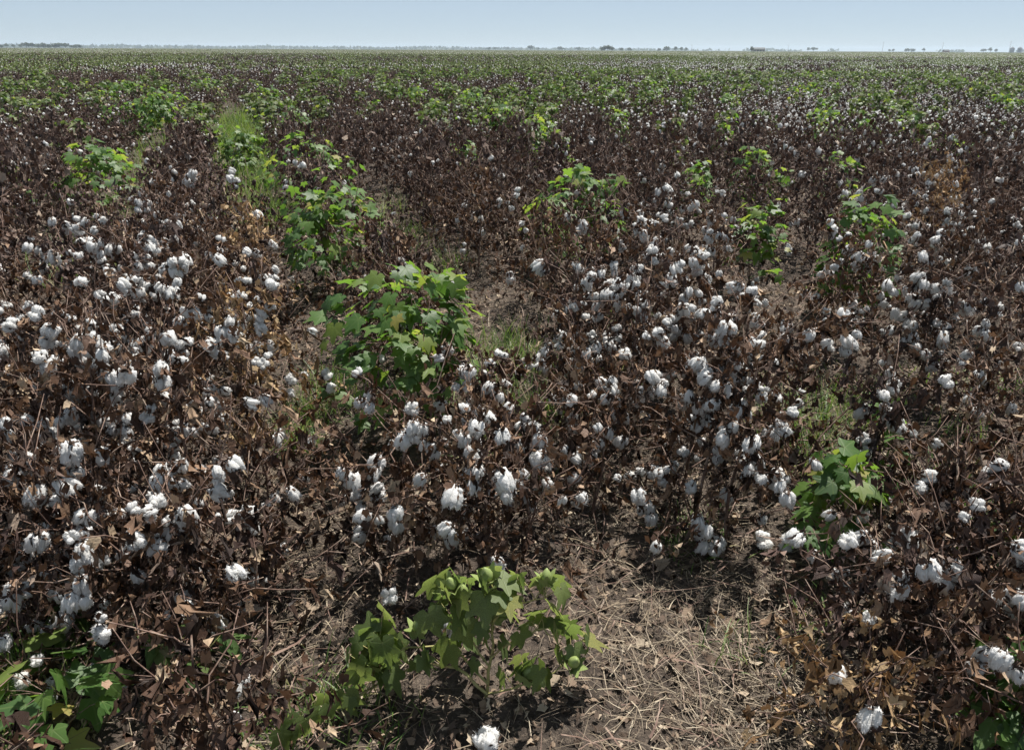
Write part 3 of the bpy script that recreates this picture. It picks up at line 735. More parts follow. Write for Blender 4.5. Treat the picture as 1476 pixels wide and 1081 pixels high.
for k in range(-12, 26):
    u = ROW_U0 + ROW_SP * k; t = -12.0 + pr.uniform(0, .3)
    while t < 90:
        t += pr.uniform(.22, .36); consider(k, u + pr.normal(0, .07), t)
    t = -12.0
    while t < 90:
        t += pr.uniform(.35, .70)
        uu = u + ROW_SP * .5 + pr.normal(0, .13); x, y = ut(uu, t)
        if closed(k, t, math.hypot(x, y)): consider(k, uu, t)
cands.sort()
near, rest = cands[:312], [c for c in cands[312:]]
DMAX = near[-1][0]
near.sort(key=lambda c: (c[1], c[2]))
cnt = {}
for D, k, t, x, y, px, py in near:
    cnt[k] = cnt.get(k, 0) + 1
    nb = int(round(nbolls(x, y, pr)))
    nb = max(0, min(nb, 26))
    lod = 0 if D < 3.1 else 1 if D < 7.2 else 2
    mat = 'dead_warm' if pr.random() < 1.1 - (D - 2.2) * .22 else 'dead_dark'
    if any(math.hypot(px - a, py - b) < q for a, b, q in RUST): mat = 'dead_rust'
    H = pr.uniform(.54, .84) if D > 2.4 else pr.uniform(.46, .62)
    rt = dead_plant((x, y, gz(x, y) - .012), pr.uniform(0, 6.3), H, nb, mat, lod, pr)
    look = 'loaded with white bolls' if nb >= 12 else 'with several white bolls' if nb >= 6 else 'with few bolls' if nb >= 1 else 'without bolls'
    colr = {'dead_warm': 'brown', 'dead_dark': 'dark', 'dead_rust': 'rusty'}[mat]
    tag(rt, f"{colr} dead cotton plant {look.replace('loaded with white bolls', 'full of bolls').replace('several white', 'some')}, {ordinal(cnt[k])} in {row_phrase(k)}", 'cotton plant', 'dead cotton plants in the near rows')

for px, py, H, nb, mat, nl, lab in [(1205, 1062, .30, 6, 'dead_rust', 95, 'tan rusty dead cotton plant with broad dry leaves at the bottom edge, right side'),
                                    (1420, 1075, .36, 8, 'dead_warm', 80, 'brown dead cotton plant with long hanging bolls beside the bottom right green plant'),
                                    (1262, 985, .40, 9, 'dead_dark', 120, 'dark dead cotton plant with some bolls just behind the tan rusty one'),
                                    (1345, 990, .46, 10, 'dead_warm', 130, 'brown dead cotton plant with bolls between rusty plant and bottom right green plant'),
                                    (1320, 900, .52, 8, 'dead_dark', 130, 'tall dark dead cotton plant below the small green sprout, right foreground'),
                                    (1425, 930, .50, 7, 'dead_dark', 120, 'dark dead cotton plant above the bottom right green plant, near right edge'),
                                    (1385, 850, .50, 6, 'dead_warm', 110, 'brown dead cotton plant right of the low bright green plant'),
                                    (25, 905, .44, 9, 'dead_warm', 130, 'brown dead cotton plant behind the bottom left seedling, at the left edge'),
                                    (150, 915, .42, 8, 'dead_dark', 120, 'dark dead cotton plant between bottom left seedling and drooping weed'),
                                    (235, 940, .46, 9, 'dead_warm', 130, 'brown dead cotton plant with bolls standing behind the drooping weed, bottom left'),
                                    (345, 905, .44, 6, 'dead_dark', 110, 'dark dead cotton plant right of the drooping weed, beside bare soil')]:
    p = at(px, py, .08); rt = dead_plant((p.x, p.y, gz(p.x, p.y) - .01), 1.0, H, nb, mat, 0, pr, nl); tag(rt, lab, 'cotton plant', 'dead cotton plants in the near rows')

# ------------------------------------------------------------------ the rest of the crop: one mass, to the far edge of the field
pc = bpy.data.collections.new('cotton sorts')
qr = np.random.default_rng(3)
def proto(name, me): o = bpy.data.objects.new(name, me); pc.objects.link(o)
M['green_far'] = leaf_mat('olive cotton leaf', [(0, (0.070, 0.092, 0.036)), (0.5, (0.110, 0.135, 0.054)), (1, (0.18, 0.195, 0.09))], [(0, (0.11, 0.18, 0.035)), (1, (0.22, 0.30, 0.06))], 0.25, 0.6, 0.25)
PM = [M['stem'], M['dead_dark'], M['lint'], M['green_far'], M['bur']]
def proto_dead(r, nl, ls, nbol, raw_l, braw, stems=True, green=0):
    b = MB(); tubes, nodes = skeleton(r, .66, .42, 11, erect=.12)
    bol = boll_frames(r, nodes, nbol, tubes)
    if stems:
        for P, q, k in tubes: b.add(*tube(P, q * np.ones(len(P)) if not isinstance(q, list) else q, 3), 0)
    for m in dead_leaf_frames(r, nodes, nl, ls):
        V, F, lc = raw_l[int(r.integers(len(raw_l)))]; b.add(V, F, 1, lc, r.random(), m)
    if green:
        for m in green_leaf_frames(r, nodes, green, .072 if green > 60 else .085, .35, []):
            V, F, lc = G_LO[int(r.integers(len(G_LO)))]; b.add(V, F, 5 if green > 60 and r.random() < .25 else 3, lc, r.random(), m)
    for q, ax, hang, sc in bol:
        m = axis_frame(ax, r.uniform(0, 6), q, sc)
        for V, F, mi in braw[int(r.integers(len(braw)))]: b.add(V, F, 2 if mi == 0 else 4, None, 0, m)
    return b
I0, F0 = ico(1)
DOT = [[(fluff(I0, 0, .12, qr) * .034 * np.array((1, 1, 1.2)), F0, 0)] for _ in range(5)]
# sorts 0-9 dead (few to many bolls), 10-15 green, for the middle distance; 16-21 dead and 22-27 green, simpler
for k in range(10): proto(f's{k:02d}', proto_dead(qr, 150, .046, [0, 1, 2, 3, 4, 6, 8, 11, 14, 18][k], D_LO, LOW_RAW).mesh('s', PM))
for k in range(6): proto(f's{10 + k:02d}', proto_dead(qr, 35, .055, 3 + 2 * k, D_LO, LOW_RAW, green=120).mesh('s', PM + [M['green']]))
for k in range(6): proto(f's{16 + k:02d}', proto_dead(qr, 44, .085, 1 + 2 * k, D_LO, DOT, False).mesh('s', PM))
for k in range(6): proto(f's{22 + k:02d}', proto_dead(qr, 12, .10, 2 + 2 * k, D_LO, DOT, False, green=36).mesh('s', PM))
# 28-31: a block of far rows, 6 m by 6 m
for k in range(6):
    b = MB()
    for q in range(110):
        x, y = qr.uniform(-3, 3, 2); gl = qr.random() < (.50, .62, .75, .55, .68, .8)[k]
        for _ in range(5):
            V, F, lc = G_LO[int(qr.integers(6))]
            a = qr.uniform(0, 6.3); m = frame((math.cos(a), math.sin(a), qr.uniform(-.6, .1)), nrm((qr.normal(0, .5), qr.normal(0, .5), 1)), (x + qr.normal(0, .14), y + qr.normal(0, .14), qr.uniform(.40, .74)), qr.uniform(.16, .26))
            b.add(V, F, 3 if gl else 1, lc, qr.random(), m)
        for _ in range(int(qr.integers(1, 5 if k < 3 else 3))):
            V, F, mi = DOT[int(qr.integers(5))][0]; m = np.eye(4); m[:3, 3] = (x + qr.normal(0, .15), y + qr.normal(0, .15), qr.uniform(.45, .74)); b.add(V, F, 2, None, 0, m)
    proto(f's{28 + k:02d}', b.mesh('s', PM))

pts, rz, scl, idx = [], [], [], []
HALF = math.tan(R(41))
def green_share(x, y):
    D = math.hypot(x, y); a = math.atan2(x, y)
    n = float(noise2(x * .15 + 3, y * .085, 31)) * .5 + float(noise2(x * .42, y * .27, 32)) * .5
    base = .03 + .17 * float(smooth(9, 15, D)) * (1.0 if a < .25 else .6) + .20 * float(smooth(20, 50, D)) + .36 * float(smooth(40, 90, D))
    return base * (0.22 + 1.7 * float(smooth(.40, .64, n)))
def boll_level(x, y):
    D = math.hypot(x, y); a = math.atan2(x, y)
    n = float(noise2(x * .22, y * .15, 41))
    return np.clip(.33 + .75 * float(smooth(-.15, .5, a)) * float(smooth(9, 18, D)) + .55 * (n - .5) - .12 * float(smooth(45, 90, D)), 0, 1)
def sort_near(x, y):
    g_ = qr.random() < green_share(x, y); l = boll_level(x, y) + qr.normal(0, .13)
    return (10 + int(np.clip(l * 6, 0, 5))) if g_ else int(np.clip(l * 10, 0, 9))
def sort_far(x, y):
    g_ = qr.random() < green_share(x, y); l = boll_level(x, y) + qr.normal(0, .13)
    return (22 if g_ else 16) + int(np.clip(l * 6, 0, 5))
for D, k, t, x, y, px, py in rest:
    pts.append((x, y, gz(x, y) - .01)); rz.append(qr.uniform(0, 6.3)); scl.append(qr.uniform(.85, 1.12)); idx.append(sort_near(x, y))
for k in range(-200, 260):
    u = ROW_U0 + ROW_SP * k; t = -130.0
    while t < 175:
        t += qr.uniform(.20, .32) if abs(t) < 60 else qr.uniform(.4, .6)
        x, y = ut(u + (qr.normal(0, .07) if qr.random() < .68 else ROW_SP * qr.uniform(.2, .8)), t)
        if y < 6 or abs(x) > y * HALF + 2.5: continue
        D = math.hypot(x, y)
        if D <= LIM + 4 or D > 150: continue
        if D > 85 and qr.random() < .35: continue
        if D < 30 and any(math.hypot(x - a, y - b) < q for a, b, q in green_spots): continue
        pts.append((x, y, 0)); rz.append(qr.uniform(0, 6.3)); scl.append(qr.uniform(.85, 1.15) * (1.0 if D < 85 else 1.15)); idx.append(sort_near(x, y) if D < 42 else sort_far(x, y))
dist = 147.0
while dist < 900:
    st = 5.0 * (1 + max(0, dist - 300) / 700)
    wid = dist * HALF
    for x in np.arange(-wid, wid, st):
        a = x / dist; d2 = dist + qr.uniform(-1, 1)
        pts.append((x + qr.uniform(-1, 1), d2, 0)); rz.append(int(qr.integers(4)) * math.pi / 2); scl.append(1.0 if dist < 400 else 1.1)
        l = boll_level(x, dist) + qr.normal(0, .2); idx.append(28 + (int(qr.integers(3)) if l > .48 else 3 + int(qr.integers(3))))
    dist += st
me = bpy.data.meshes.new('cotton_crop'); me.from_pydata(pts, [], [])
for nm, ty, dat in (('rz', 'FLOAT', rz), ('sc', 'FLOAT', scl), ('ix', 'INT', idx)):
    a_ = me.attributes.new(nm, ty, 'POINT'); a_.data.foreach_set('value', np.array(dat, np.int32 if ty == 'INT' else np.float32))
crop = link('cotton_crop', me)
tag(crop, 'mass of dead and green cotton plants reaching to the horizon', 'cotton', kind='stuff')
ng = bpy.data.node_groups.new('sow', 'GeometryNodeTree')
ng.interface.new_socket('Geometry', in_out='INPUT', socket_type='NodeSocketGeometry'); ng.interface.new_socket('Geometry', in_out='OUTPUT', socket_type='NodeSocketGeometry')
gi, go = ng.nodes.new('NodeGroupInput'), ng.nodes.new('NodeGroupOutput')
ip = ng.nodes.new('GeometryNodeInstanceOnPoints'); ci = ng.nodes.new('GeometryNodeCollectionInfo')
ci.inputs['Collection'].default_value = pc; ci.inputs['Separate Children'].default_value = True; ci.inputs['Reset Children'].default_value = True
def nattr(nm, ty):
    n = ng.nodes.new('GeometryNodeInputNamedAttribute'); n.data_type = ty; n.inputs['Name'].default_value = nm
    return [o for o in n.outputs if o.enabled and o.name == 'Attribute'][0]
cx = ng.nodes.new('ShaderNodeCombineXYZ'); ng.links.new(nattr('rz', 'FLOAT'), cx.inputs[2])
ng.links.new(gi.outputs[0], ip.inputs['Points']); ng.links.new(ci.outputs[0], ip.inputs['Instance'])
ip.inputs['Pick Instance'].default_value = True
ng.links.new(nattr('ix', 'INT'), ip.inputs['Instance Index']); ng.links.new(cx.outputs[0], ip.inputs['Rotation']); ng.links.new(nattr('sc', 'FLOAT'), ip.inputs['Scale'])
ng.links.new(ip.outputs[0], go.inputs[0])
md = crop.modifiers.new('sow', 'NODES'); md.node_group = ng

# ------------------------------------------------------------------ straw, litter, grass, weeds
sr = np.random.default_rng(15)
def strips(b, P0, D, L, W, droop, curl, r, seg=3, mat=0):
    """n curved tapering blades: root points P0, directions D (unit), lengths L, widths W"""
    n = len(P0); sd_ = np.cross(D, np.array((0, 0, 1.0))); sd_ /= np.linalg.norm(sd_, axis=1, keepdims=True) + 1e-6
    rings = []
    for k in range(seg + 1):
        f = k / seg
        c = P0 + D * (L * f)[:, None] + sd_ * (curl * L * f * f)[:, None]; c[:, 2] -= droop * L * f * f
        w = W * (1 - .85 * f); rings.append(np.stack([c - sd_ * w[:, None], c + sd_ * w[:, None]], 1))
    V = np.stack(rings, 1).reshape(-1, 3); k2 = (seg + 1) * 2
    base = (np.arange(n) * k2)[:, None]
    q = np.concatenate([base + np.array([[2 * k, 2 * k + 1, 2 * k + 3, 2 * k + 2]]) for k in range(seg)])
    V[:, 2] = np.maximum(V[:, 2], .004)
    b.add(V, q, mat, None, np.repeat(r.random(n), k2))
def in_view(x, y): return (np.abs(x) < y * .78 + .8) & (y > .8)
# straw: thick on the furrow in front, thin elsewhere
N = 230000
x = sr.uniform(-6, 7, N); y = sr.uniform(.9, 9, N); y = .9 + (y - .9) * sr.random(N) ** .5
u, t = to_ut(x, y); k = (u - ROW_U0) / ROW_SP; fur = .5 - .5 * np.cos(2 * math.pi * k)      # 1 in the furrow
Au = ROW_U0 + ROW_SP * .5
mainf = np.exp(-((u - Au) / .36) ** 2); leftf = np.exp(-((u - Au + ROW_SP) / .22) ** 2) * (t < 3)
dens = .10 * fur + 1.3 * mainf * (.35 + .65 * noise2(x * 1.3, y * 1.3, 51)) + .5 * leftf * (noise2(x * 2, y * 2, 52) > .4) + .12
keep = (sr.random(N) < dens * .75) & in_view(x, y); x, y = x[keep], y[keep]; n = len(x)
a = sr.uniform(0, 6.3, n); el = np.abs(sr.normal(0, .22, n)); D = np.column_stack([np.cos(a) * np.cos(el), np.sin(a) * np.cos(el), np.sin(el)])
b = MB(); P0 = np.column_stack([x, y, soil_z(x, y) + sr.uniform(.004, .035, n)])
strips(b, P0, D, sr.gamma(2.0, .040, n) + .02, sr.gamma(3, .00026, n) + .0003, sr.uniform(0, .45, n), sr.normal(0, .4, n), sr)
tag(link('straw', b.mesh('straw', [M['straw']])), 'dry straw scattered over the bare furrows between rows', 'straw', kind='stuff')
# broken stems and twigs
N = 9000
x = sr.uniform(-6, 7, N); y = .9 + 8.5 * sr.random(N) ** 1.3; keep = in_view(x, y); x, y = x[keep], y[keep]; n = len(x)
a = sr.uniform(0, 6.3, n); el = np.abs(sr.normal(0, .3, n)); D = np.column_stack([np.cos(a) * np.cos(el), np.sin(a) * np.cos(el), np.sin(el)])
b = MB(); strips(b, np.column_stack([x, y, soil_z(x, y) + sr.uniform(.004, .03, n)]), D, sr.gamma(2.2, .06, n) + .04, sr.gamma(3, .0005, n) + .0008, sr.uniform(0, .3, n), sr.normal(0, .3, n), sr)
tag(link('twig_litter', b.mesh('twig_litter', [M['stem']])), 'broken dark cotton twigs strewn over the soil', 'twig litter', kind='stuff')
# dead leaf litter
def batch(b, raw, x, y, z, size, r, tilt=.4, mat=0):
    """many small leaves lying about, one array operation per leaf shape"""
    n = len(x); w = r.integers(len(raw), size=n)
    for k in range(len(raw)):
        i = np.where(w == k)[0]; V, F, lc = raw[k]; m = len(i); a = r.uniform(0, 6.3, m)
        Y = np.column_stack([np.cos(a), np.sin(a), r.normal(0, tilt * .7, m)]); Y /= np.linalg.norm(Y, axis=1, keepdims=True)
        Z = np.column_stack([r.normal(0, tilt, m), r.normal(0, tilt, m), np.ones(m)]); Xx = np.cross(Y, Z); Xx /= np.linalg.norm(Xx, axis=1, keepdims=True); Z = np.cross(Xx, Y)
        W = (V[None, :, 0:1] * Xx[:, None] + V[None, :, 1:2] * Y[:, None] + V[None, :, 2:3] * Z[:, None]) * size[i][:, None, None] + np.column_stack([x, y, z])[i][:, None]
        b.add(W.reshape(-1, 3), (np.arange(m)[:, None, None] * len(V) + F[None]).reshape(-1, 3), mat, np.tile(lc, (m, 1)), np.repeat(r.random(m), len(V)))
N = 140000
x = sr.uniform(-6.5, 7.5, N); y = .9 + 9.5 * sr.random(N) ** 1.5; keep = in_view(x, y); x, y = x[keep], y[keep]; n = len(x)
b = MB(); batch(b, D_LO, x, y, soil_z(x, y) + sr.uniform(.002, .028, n), sr.gamma(2.2, .0062, n) + .005, sr, .6)
tag(link('leaf_litter', b.mesh('leaf_litter', [M['litter']])), 'crumbled dead leaves littering the dark clay soil', 'leaf litter', kind='stuff')
# grass tufts
b = MB()
def tuft(px, py, n, h, spread, lean=.5, z=0.03, w=.0031, mat=0):
    p = at(px, py, z); n = int(n * 1.25); h *= 1.12
    x = p.x + sr.normal(0, spread, n); y = p.y + sr.normal(0, spread, n)
    zz = soil_z(x, y) if (abs(p.x) < 8 and p.y < 12) else np.zeros(n)
    a = sr.uniform(0, 6.3, n); q = np.abs(sr.normal(lean, .28, n)); D = np.column_stack([np.cos(a) * np.sin(q), np.sin(a) * np.sin(q), np.cos(q)])
    strips(b, np.column_stack([x, y, np.maximum(zz, 0)]), D, h * sr.uniform(.45, 1.15, n), sr.uniform(.6, 1.3, n) * w, sr.uniform(.1, .6, n), sr.normal(0, .15, n), sr, 4, mat)
for a_ in [(430, 640, 130, .26, .05), (455, 600, 110, .28, .05), (470, 560, 70, .25, .06), (500, 585, 80, .25, .07), (640, 545, 140, .24, .10), (675, 520, 120, .22, .09), (610, 560, 100, .22, .10),
           (740, 500, 160, .26, .10), (760, 540, 140, .28, .09), (775, 600, 150, .30, .06), (755, 640, 110, .26, .06), (760, 700, 70, .20, .06), (700, 640, 80, .28, .06), (690, 690, 60, .25, .05), (640, 620, 60, .25, .06),
           (590, 340, 110, .24, .12), (650, 385, 100, .26, .10), (600, 360, 60, .2, .1), (520, 395, 60, .2, .12), (560, 325, 80, .2, .1),
           (1180, 610, 170, .28, .13), (1150, 650, 150, .28, .10), (1220, 590, 100, .24, .10), (1110, 650, 60, .2, .08), (1165, 690, 70, .2, .08), (1070, 570, 90, .26, .035),
           (1430, 770, 110, .26, .09), (1460, 740, 90, .22, .08), (1400, 720, 60, .2, .09), (1440, 560, 70, .2, .1), (1000, 770, 70, .14, .07), (985, 790, 50, .12, .06),
           (20, 1050, 140, .20, .10), (60, 1010, 60, .22, .07), (10, 990, 50, .2, .06), (445, 1030, 60, .16, .06), (480, 1000, 40, .14, .07), (520, 1040, 60, .12, .08), (400, 1060, 30, .18, .05),
           (1190, 910, 40, .14, .05), (1060, 950, 22, .16, .06), (880, 560, 70, .22, .1), (905, 470, 60, .22, .1), (700, 560, 100, .2, .1), (1340, 560, 50, .2, .1), (1380, 640, 40, .2, .08)]: tuft(*a_)
for px, py, n, h_, s_ in [(150, 372, 150, .34, .14), (172, 338, 150, .36, .12), (215, 285, 110, .4, .14), (232, 245, 110, .45, .16), (240, 215, 90, .5, .2), (352, 310, 160, .38, .12), (372, 292, 180, .42, .12), (368, 262, 170, .48, .13),
                         (382, 315, 110, .35, .12), (360, 235, 110, .5, .16), (348, 195, 260, .8, .18), (345, 175, 260, .95, .22), (355, 210, 160, .7, .16), (440, 185, 130, .8, .25), (650, 215, 110, .6, .2), (400, 215, 90, .6, .2),
                         (135, 395, 80, .3, .1), (690, 205, 90, .6, .25), (560, 300, 60, .3, .12), (300, 320, 40, .3, .1)]: w_ = .0036 if py > 240 else .0062; h_ = min(h_, .58); tuft(px, py, n * 1.5, h_ * 1.1, s_ * 1.5, .42, .12, w_, 1); tuft(px, py, n * .9, h_ * 1.15, s_ * 1.6, .45, .12, w_ * .8, 0)
tag(link('grass', b.mesh('grass', [M['grass'], M['grass_lush']])), 'green weedy grass growing along the furrows', 'grass', kind='stuff')

# broad-leaved weeds and fallen things
def weed(px, py, h, n, lab, seed):
    r = np.random.default_rng(seed); p = at(px, py, .03); root = empty('leafy_weed', (p.x, p.y, gz(p.x, p.y))); tag(root, lab, 'weed', 'leafy weeds on the open soil')
    b = MB(); fr = []
    for k in range(5):
        a = r.uniform(0, 6.3); top = np.array((math.cos(a) * h * .5, math.sin(a) * h * .5, h * r.uniform(.6, 1)))
        P = np.array([(0, 0, 0), top * .5 + UP * h * .12, top]); b.add(*tube(P, [.003, .0022, .0014], 5))
        for j in range(n // 5):
            f = r.uniform(.3, 1); q = top * f + UP * h * .2 * f * (1 - f); e = r.uniform(0, 6.3); fr.append(frame((math.cos(e), math.sin(e), r.uniform(-.9, .3)), UP + r.normal(0, .3, 3), q, r.uniform(.06, .11)))
    link('stem', b.mesh('stem', [M['gstem']]), root)
    yy = np.linspace(0, 1, 6); wv = np.array([.03, .13, .16, .13, .08, .0])
    V = np.concatenate([np.column_stack([sx * wv, yy, np.abs(sx) * .05 - .35 * yy ** 2]) for sx in (-1, 0, 1)]); F = [(c * 6 + i, c * 6 + i + 1, c * 6 + 7 + i, c * 6 + 6 + i) for c in range(2) for i in range(5)]
    lb = MB(); lb.add(V, F, 0, V[:, :2]); lm = lb.mesh('leaf', [M['grass']])
    for m in fr: link('leaf', lm, root, m)
weed(285, 985, .20, 35, 'dark green weed with long drooping leaves under the left cotton row', 61)
weed(1072, 575, .26, 40, 'pale bright green weed in a gap between dead plants, right of centre', 62)
weed(1440, 790, .20, 30, 'green weed on shaded soil near the right edge', 63)
weed(95, 950, .16, 20, 'small green weed behind the low cotton seedling, bottom left', 64)

fr_ = np.random.default_rng(70)
for px, py, lab in [(1042, 797, 'fallen white boll on dark soil, largest of three below the right row'), (1093, 792, 'fallen white boll on dark soil, middle of three below the right row'),
                    (1126, 793, 'fallen white boll on dark soil, rightmost of three below the right row'), (785, 668, 'creamy fallen boll on the ground left of a dry stalk'), (824, 660, 'stained yellowish fallen boll right of the creamy one'),
                    (540, 942, 'white boll lying left of the wilted green plant'), (180, 1003, 'loose white lint clump behind the bottom left seedling'), (665, 400, 'white boll caught beside the far straw patch'),
                    (300, 828, 'large white boll fallen against the left row'), (705, 1094, 'white lint scrap at the bottom edge under the wilted plant')]:
    p = at(px, py, .05); o = link('fallen_boll', BUR_HI[int(fr_.integers(8))], None, axis_frame(nrm((fr_.normal(), fr_.normal() - .6, .6)), fr_.uniform(0, 6), (p.x, p.y, gz(p.x, p.y) + .02), fr_.uniform(.95, 1.2)))
    link('lint', LINT_HI[int(fr_.integers(7)) * 2 + 1], o); tag(o, lab, 'cotton boll', 'bolls fallen to the ground')
def stick(pts, r0, lab, mat='stick', twigs=2, cat='stick'):
    P = np.array([at(x, y, z) for x, y, z in pts]); n = len(P); tt = np.linspace(0, n - 1, (n - 1) * 4 + 1)
    Q = np.column_stack([np.interp(tt, np.arange(n), P[:, k]) for k in range(3)]); Q[1:-1] = (Q[:-2] + 2 * Q[1:-1] + Q[2:]) / 4; Q[1:-1] += fr_.normal(0, .004, (len(Q) - 2, 3))
    b = MB(); b.add(*tube(Q, np.linspace(r0, r0 * .4, len(Q)), 6))
    for k in range(twigs):
        i = int(fr_.integers(2, len(Q) - 1)); d = nrm(nrm(Q[i] - Q[i - 1]) + fr_.normal(0, .6, 3)); L = fr_.uniform(.05, .13); b.add(*tube([Q[i], Q[i] + d * L * .5 + fr_.normal(0, .006, 3), Q[i] + d * L], [r0 * .45, r0 * .35, r0 * .2], 5))
    tag(link('bare_stalk' if mat == 'stem' else 'dry_stick', b.mesh('stick', [M[mat]])), lab, cat, 'sticks and stalks lying in the field')
stick([(872, 855, .06), (862, 905, .05), (870, 960, .05), (885, 1030, .04)], .0045, 'grey bent stick lying on straw right of the wilted plant')
stick([(905, 1081, .05), (860, 1025, .07), (838, 975, .1)], .004, 'dark stick on straw below the grey bent one')
stick([(640, 430, .06), (690, 475, .08), (712, 470, .1)], .005, 'pale dry stick across the far straw patch')
stick([(1115, 705, .04), (1165, 660, .18), (1200, 610, .30), (1255, 560, .45)], .0055, 'long bare stalk slanting up over the right grass gap', 'stem', 4, 'stalk')
stick([(790, 770, .05), (815, 720, .22), (850, 655, .38), (872, 618, .46)], .0055, 'reddish bare stalk leaning right behind the straw furrow', 'stem', 4, 'stalk')
stick([(760, 800, .05), (768, 740, .25), (790, 690, .36)], .005, 'reddish bare stalk standing behind the wilted plant', 'stem', 3, 'stalk')
stick([(385, 985, .04), (420, 935, .05), (455, 905, .06)], .003, 'thin pale stick on soil left of the wilted plant')
stick([(150, 1081, .03), (205, 1040, .05), (270, 1005, .06)], .004, 'pale stick on soil right of the bottom left seedling')
stick([(1120, 828, .2), (1180, 815, .22), (1225, 790, .26)], .0035, 'thin reddish stalk lying across the low bright green plant', 'stem', 2, 'stalk')

# ------------------------------------------------------------------ the horizon
tr = np.random.default_rng(88)
def tree_parts(h, w, r, n=240):
    b = MB(); lobes = [(np.array((r.normal(0, w * .22), r.normal(0, w * .22), h * r.uniform(.45, .85))), w * r.uniform(.22, .36)) for _ in range(7)]
    for i in range(n):
        c, q = lobes[int(r.integers(7))]; d = nrm(r.normal(0, 1, 3)) * q * r.uniform(.6, 1.05); d[2] *= .7
        V, F, lc = G_LO[int(r.integers(6))]; b.add(V, F, 0, lc, r.random(), frame(nrm(r.normal(0, 1, 3)), nrm(r.normal(0, 1, 3)), c + d, w * .14))
    t = MB(); t.add(*tube([(0, 0, -.2), (0.1, 0, h * .3), (0, .1, h * .6)], [w * .05, w * .04, w * .02], 6))
    for _ in range(4):
        a = r.uniform(0, 6.3); t.add(*tube([(0.1, 0, h * .3), (math.cos(a) * w * .15, math.sin(a) * w * .15, h * .5), (math.cos(a) * w * .3, math.sin(a) * w * .3, h * .68)], [w * .03, w * .02, w * .01], 5))
    return t.mesh('trunk', [M['bark']]), b.mesh('crown', [M['tree']])
TREE = [tree_parts(10, w, tr) for w in (9, 11, 13, 8, 12)]
def tree(px, dist, h, lab, group, wide=1.0):
    p = at_dist(px, dist); t, c = TREE[int(tr.integers(5))]
    o = empty('tree', p, tr.uniform(0, 6.3)); o.scale = (h / 10 * wide, h / 10 * wide, h / 10); tag(o, lab, 'tree', group)
    link('trunk', t, o); link('crown', c, o)
wl_ = 'trees of the wood on the left skyline'
for i, (px, h) in enumerate([(3, 6), (11, 8), (21, 6.5), (30, 7), (39, 9.5), (47, 8.5), (56, 7.5), (64, 9), (73, 7), (80, 8.5), (87, 9), (95, 8.5), (104, 5.5), (110, 6.5), (116, 7)]):
    tree(px, 1450 + tr.uniform(-40, 40), h * .88, f'hazy dark tree, {ordinal(i + 1)} from the left edge in the left skyline wood', wl_, 1.1)
for px, h, wd, lab in [(868, 5.5, 1.1, 'dark round tree, left one of the dark clump on the skyline right of centre'), (876, 7.2, 1.1, 'dark round tree, tallest of the dark clump on the skyline right of centre'), (883, 5.2, 1.2, 'dark round tree, right one of the dark clump on the skyline right of centre')]:
    tree(px, 1100, h, lab, 'dark clump of trees on the skyline', wd)
for i, (px, dist, h) in enumerate([(706, 2100, 9), (714, 2100, 9), (732, 2100, 10), (765, 2000, 14), (776, 2100, 9), (807, 2000, 11), (811, 2050, 8), (834, 2000, 10), (845, 2050, 8), (895, 1500, 6.5), (907, 1500, 7), (950, 1500, 6), (961, 1500, 10), (974, 1500, 10), (982, 1500, 9), (989, 1500, 8),
                               (1165, 1900, 11), (1173, 1900, 11), (1306, 2000, 10), (1310, 2000, 9), (1315, 2000, 9), (1332, 2000, 11), (1282, 2100, 8), (1288, 2100, 9), (1418, 1900, 9), (1428, 1900, 12), (1436, 1900, 9)]):
    tree(px, dist, h * .78, f'small far tree on the skyline, {ordinal(i + 1)} of those right of picture centre counting rightward', 'scattered trees along the skyline')
# far wood as one mass
b = MB()
for i in range(5200):
    px = tr.uniform(-120, 1600); f = .55 + .45 * math.sin(px * .013) * math.sin(px * .041 + 1)
    right = float(smooth(660, 1180, px)); dist = tr.uniform(3300, 3900)
    p = at_dist(px, dist); hgt = (11 if px < 700 else 8) * (.35 + .65 * f)
    if tr.random() < right * (.62 + .5 * (noise2(px * .035, 0, 5) > .5)): continue
    V, F, lc = G_LO[i % 6]; b.add(V, F, 0, lc, tr.random(), frame(nrm(tr.normal(0, 1, 3)), nrm(tr.normal(0, 1, 3)), (p.x, p.y, tr.uniform(0, hgt)), 9.0))
tag(link('treeline', b.mesh('treeline', [M['tree']])), 'pale blue far woods along the horizon', 'treeline', kind='stuff')
def pole(px, dist, h, lab, arm=True):
    p = at_dist(px, dist); o = empty('utility_pole', p); tag(o, lab, 'utility pole', 'utility poles on the skyline')
    b = MB(); b.add(*tube([(0, 0, -.3), (0, 0, h * .5), (0, 0, h)], [.24, .2, .16], 8)); link('post', b.mesh('post', [M['timber']]), o)
    b = MB(); b.add(*box(-1.3, 1.3, -.1, .1, h - 1.0, h - .8)); link('crossarm', b.mesh('crossarm', [M['timber']]), o)
for px, h, lab in [(997, 11, 'thin utility pole on the skyline left of the long shed'), (1136, 11, 'thin utility pole on the skyline right of the long shed'), (1272, 16, 'tall utility pole on the skyline left of the small red house'), (1358, 15, 'utility pole on the skyline just right of the small red house'), (1455, 17, 'tall utility pole on the skyline beside the two silos')]:
    pole(px, 1500, h, lab)
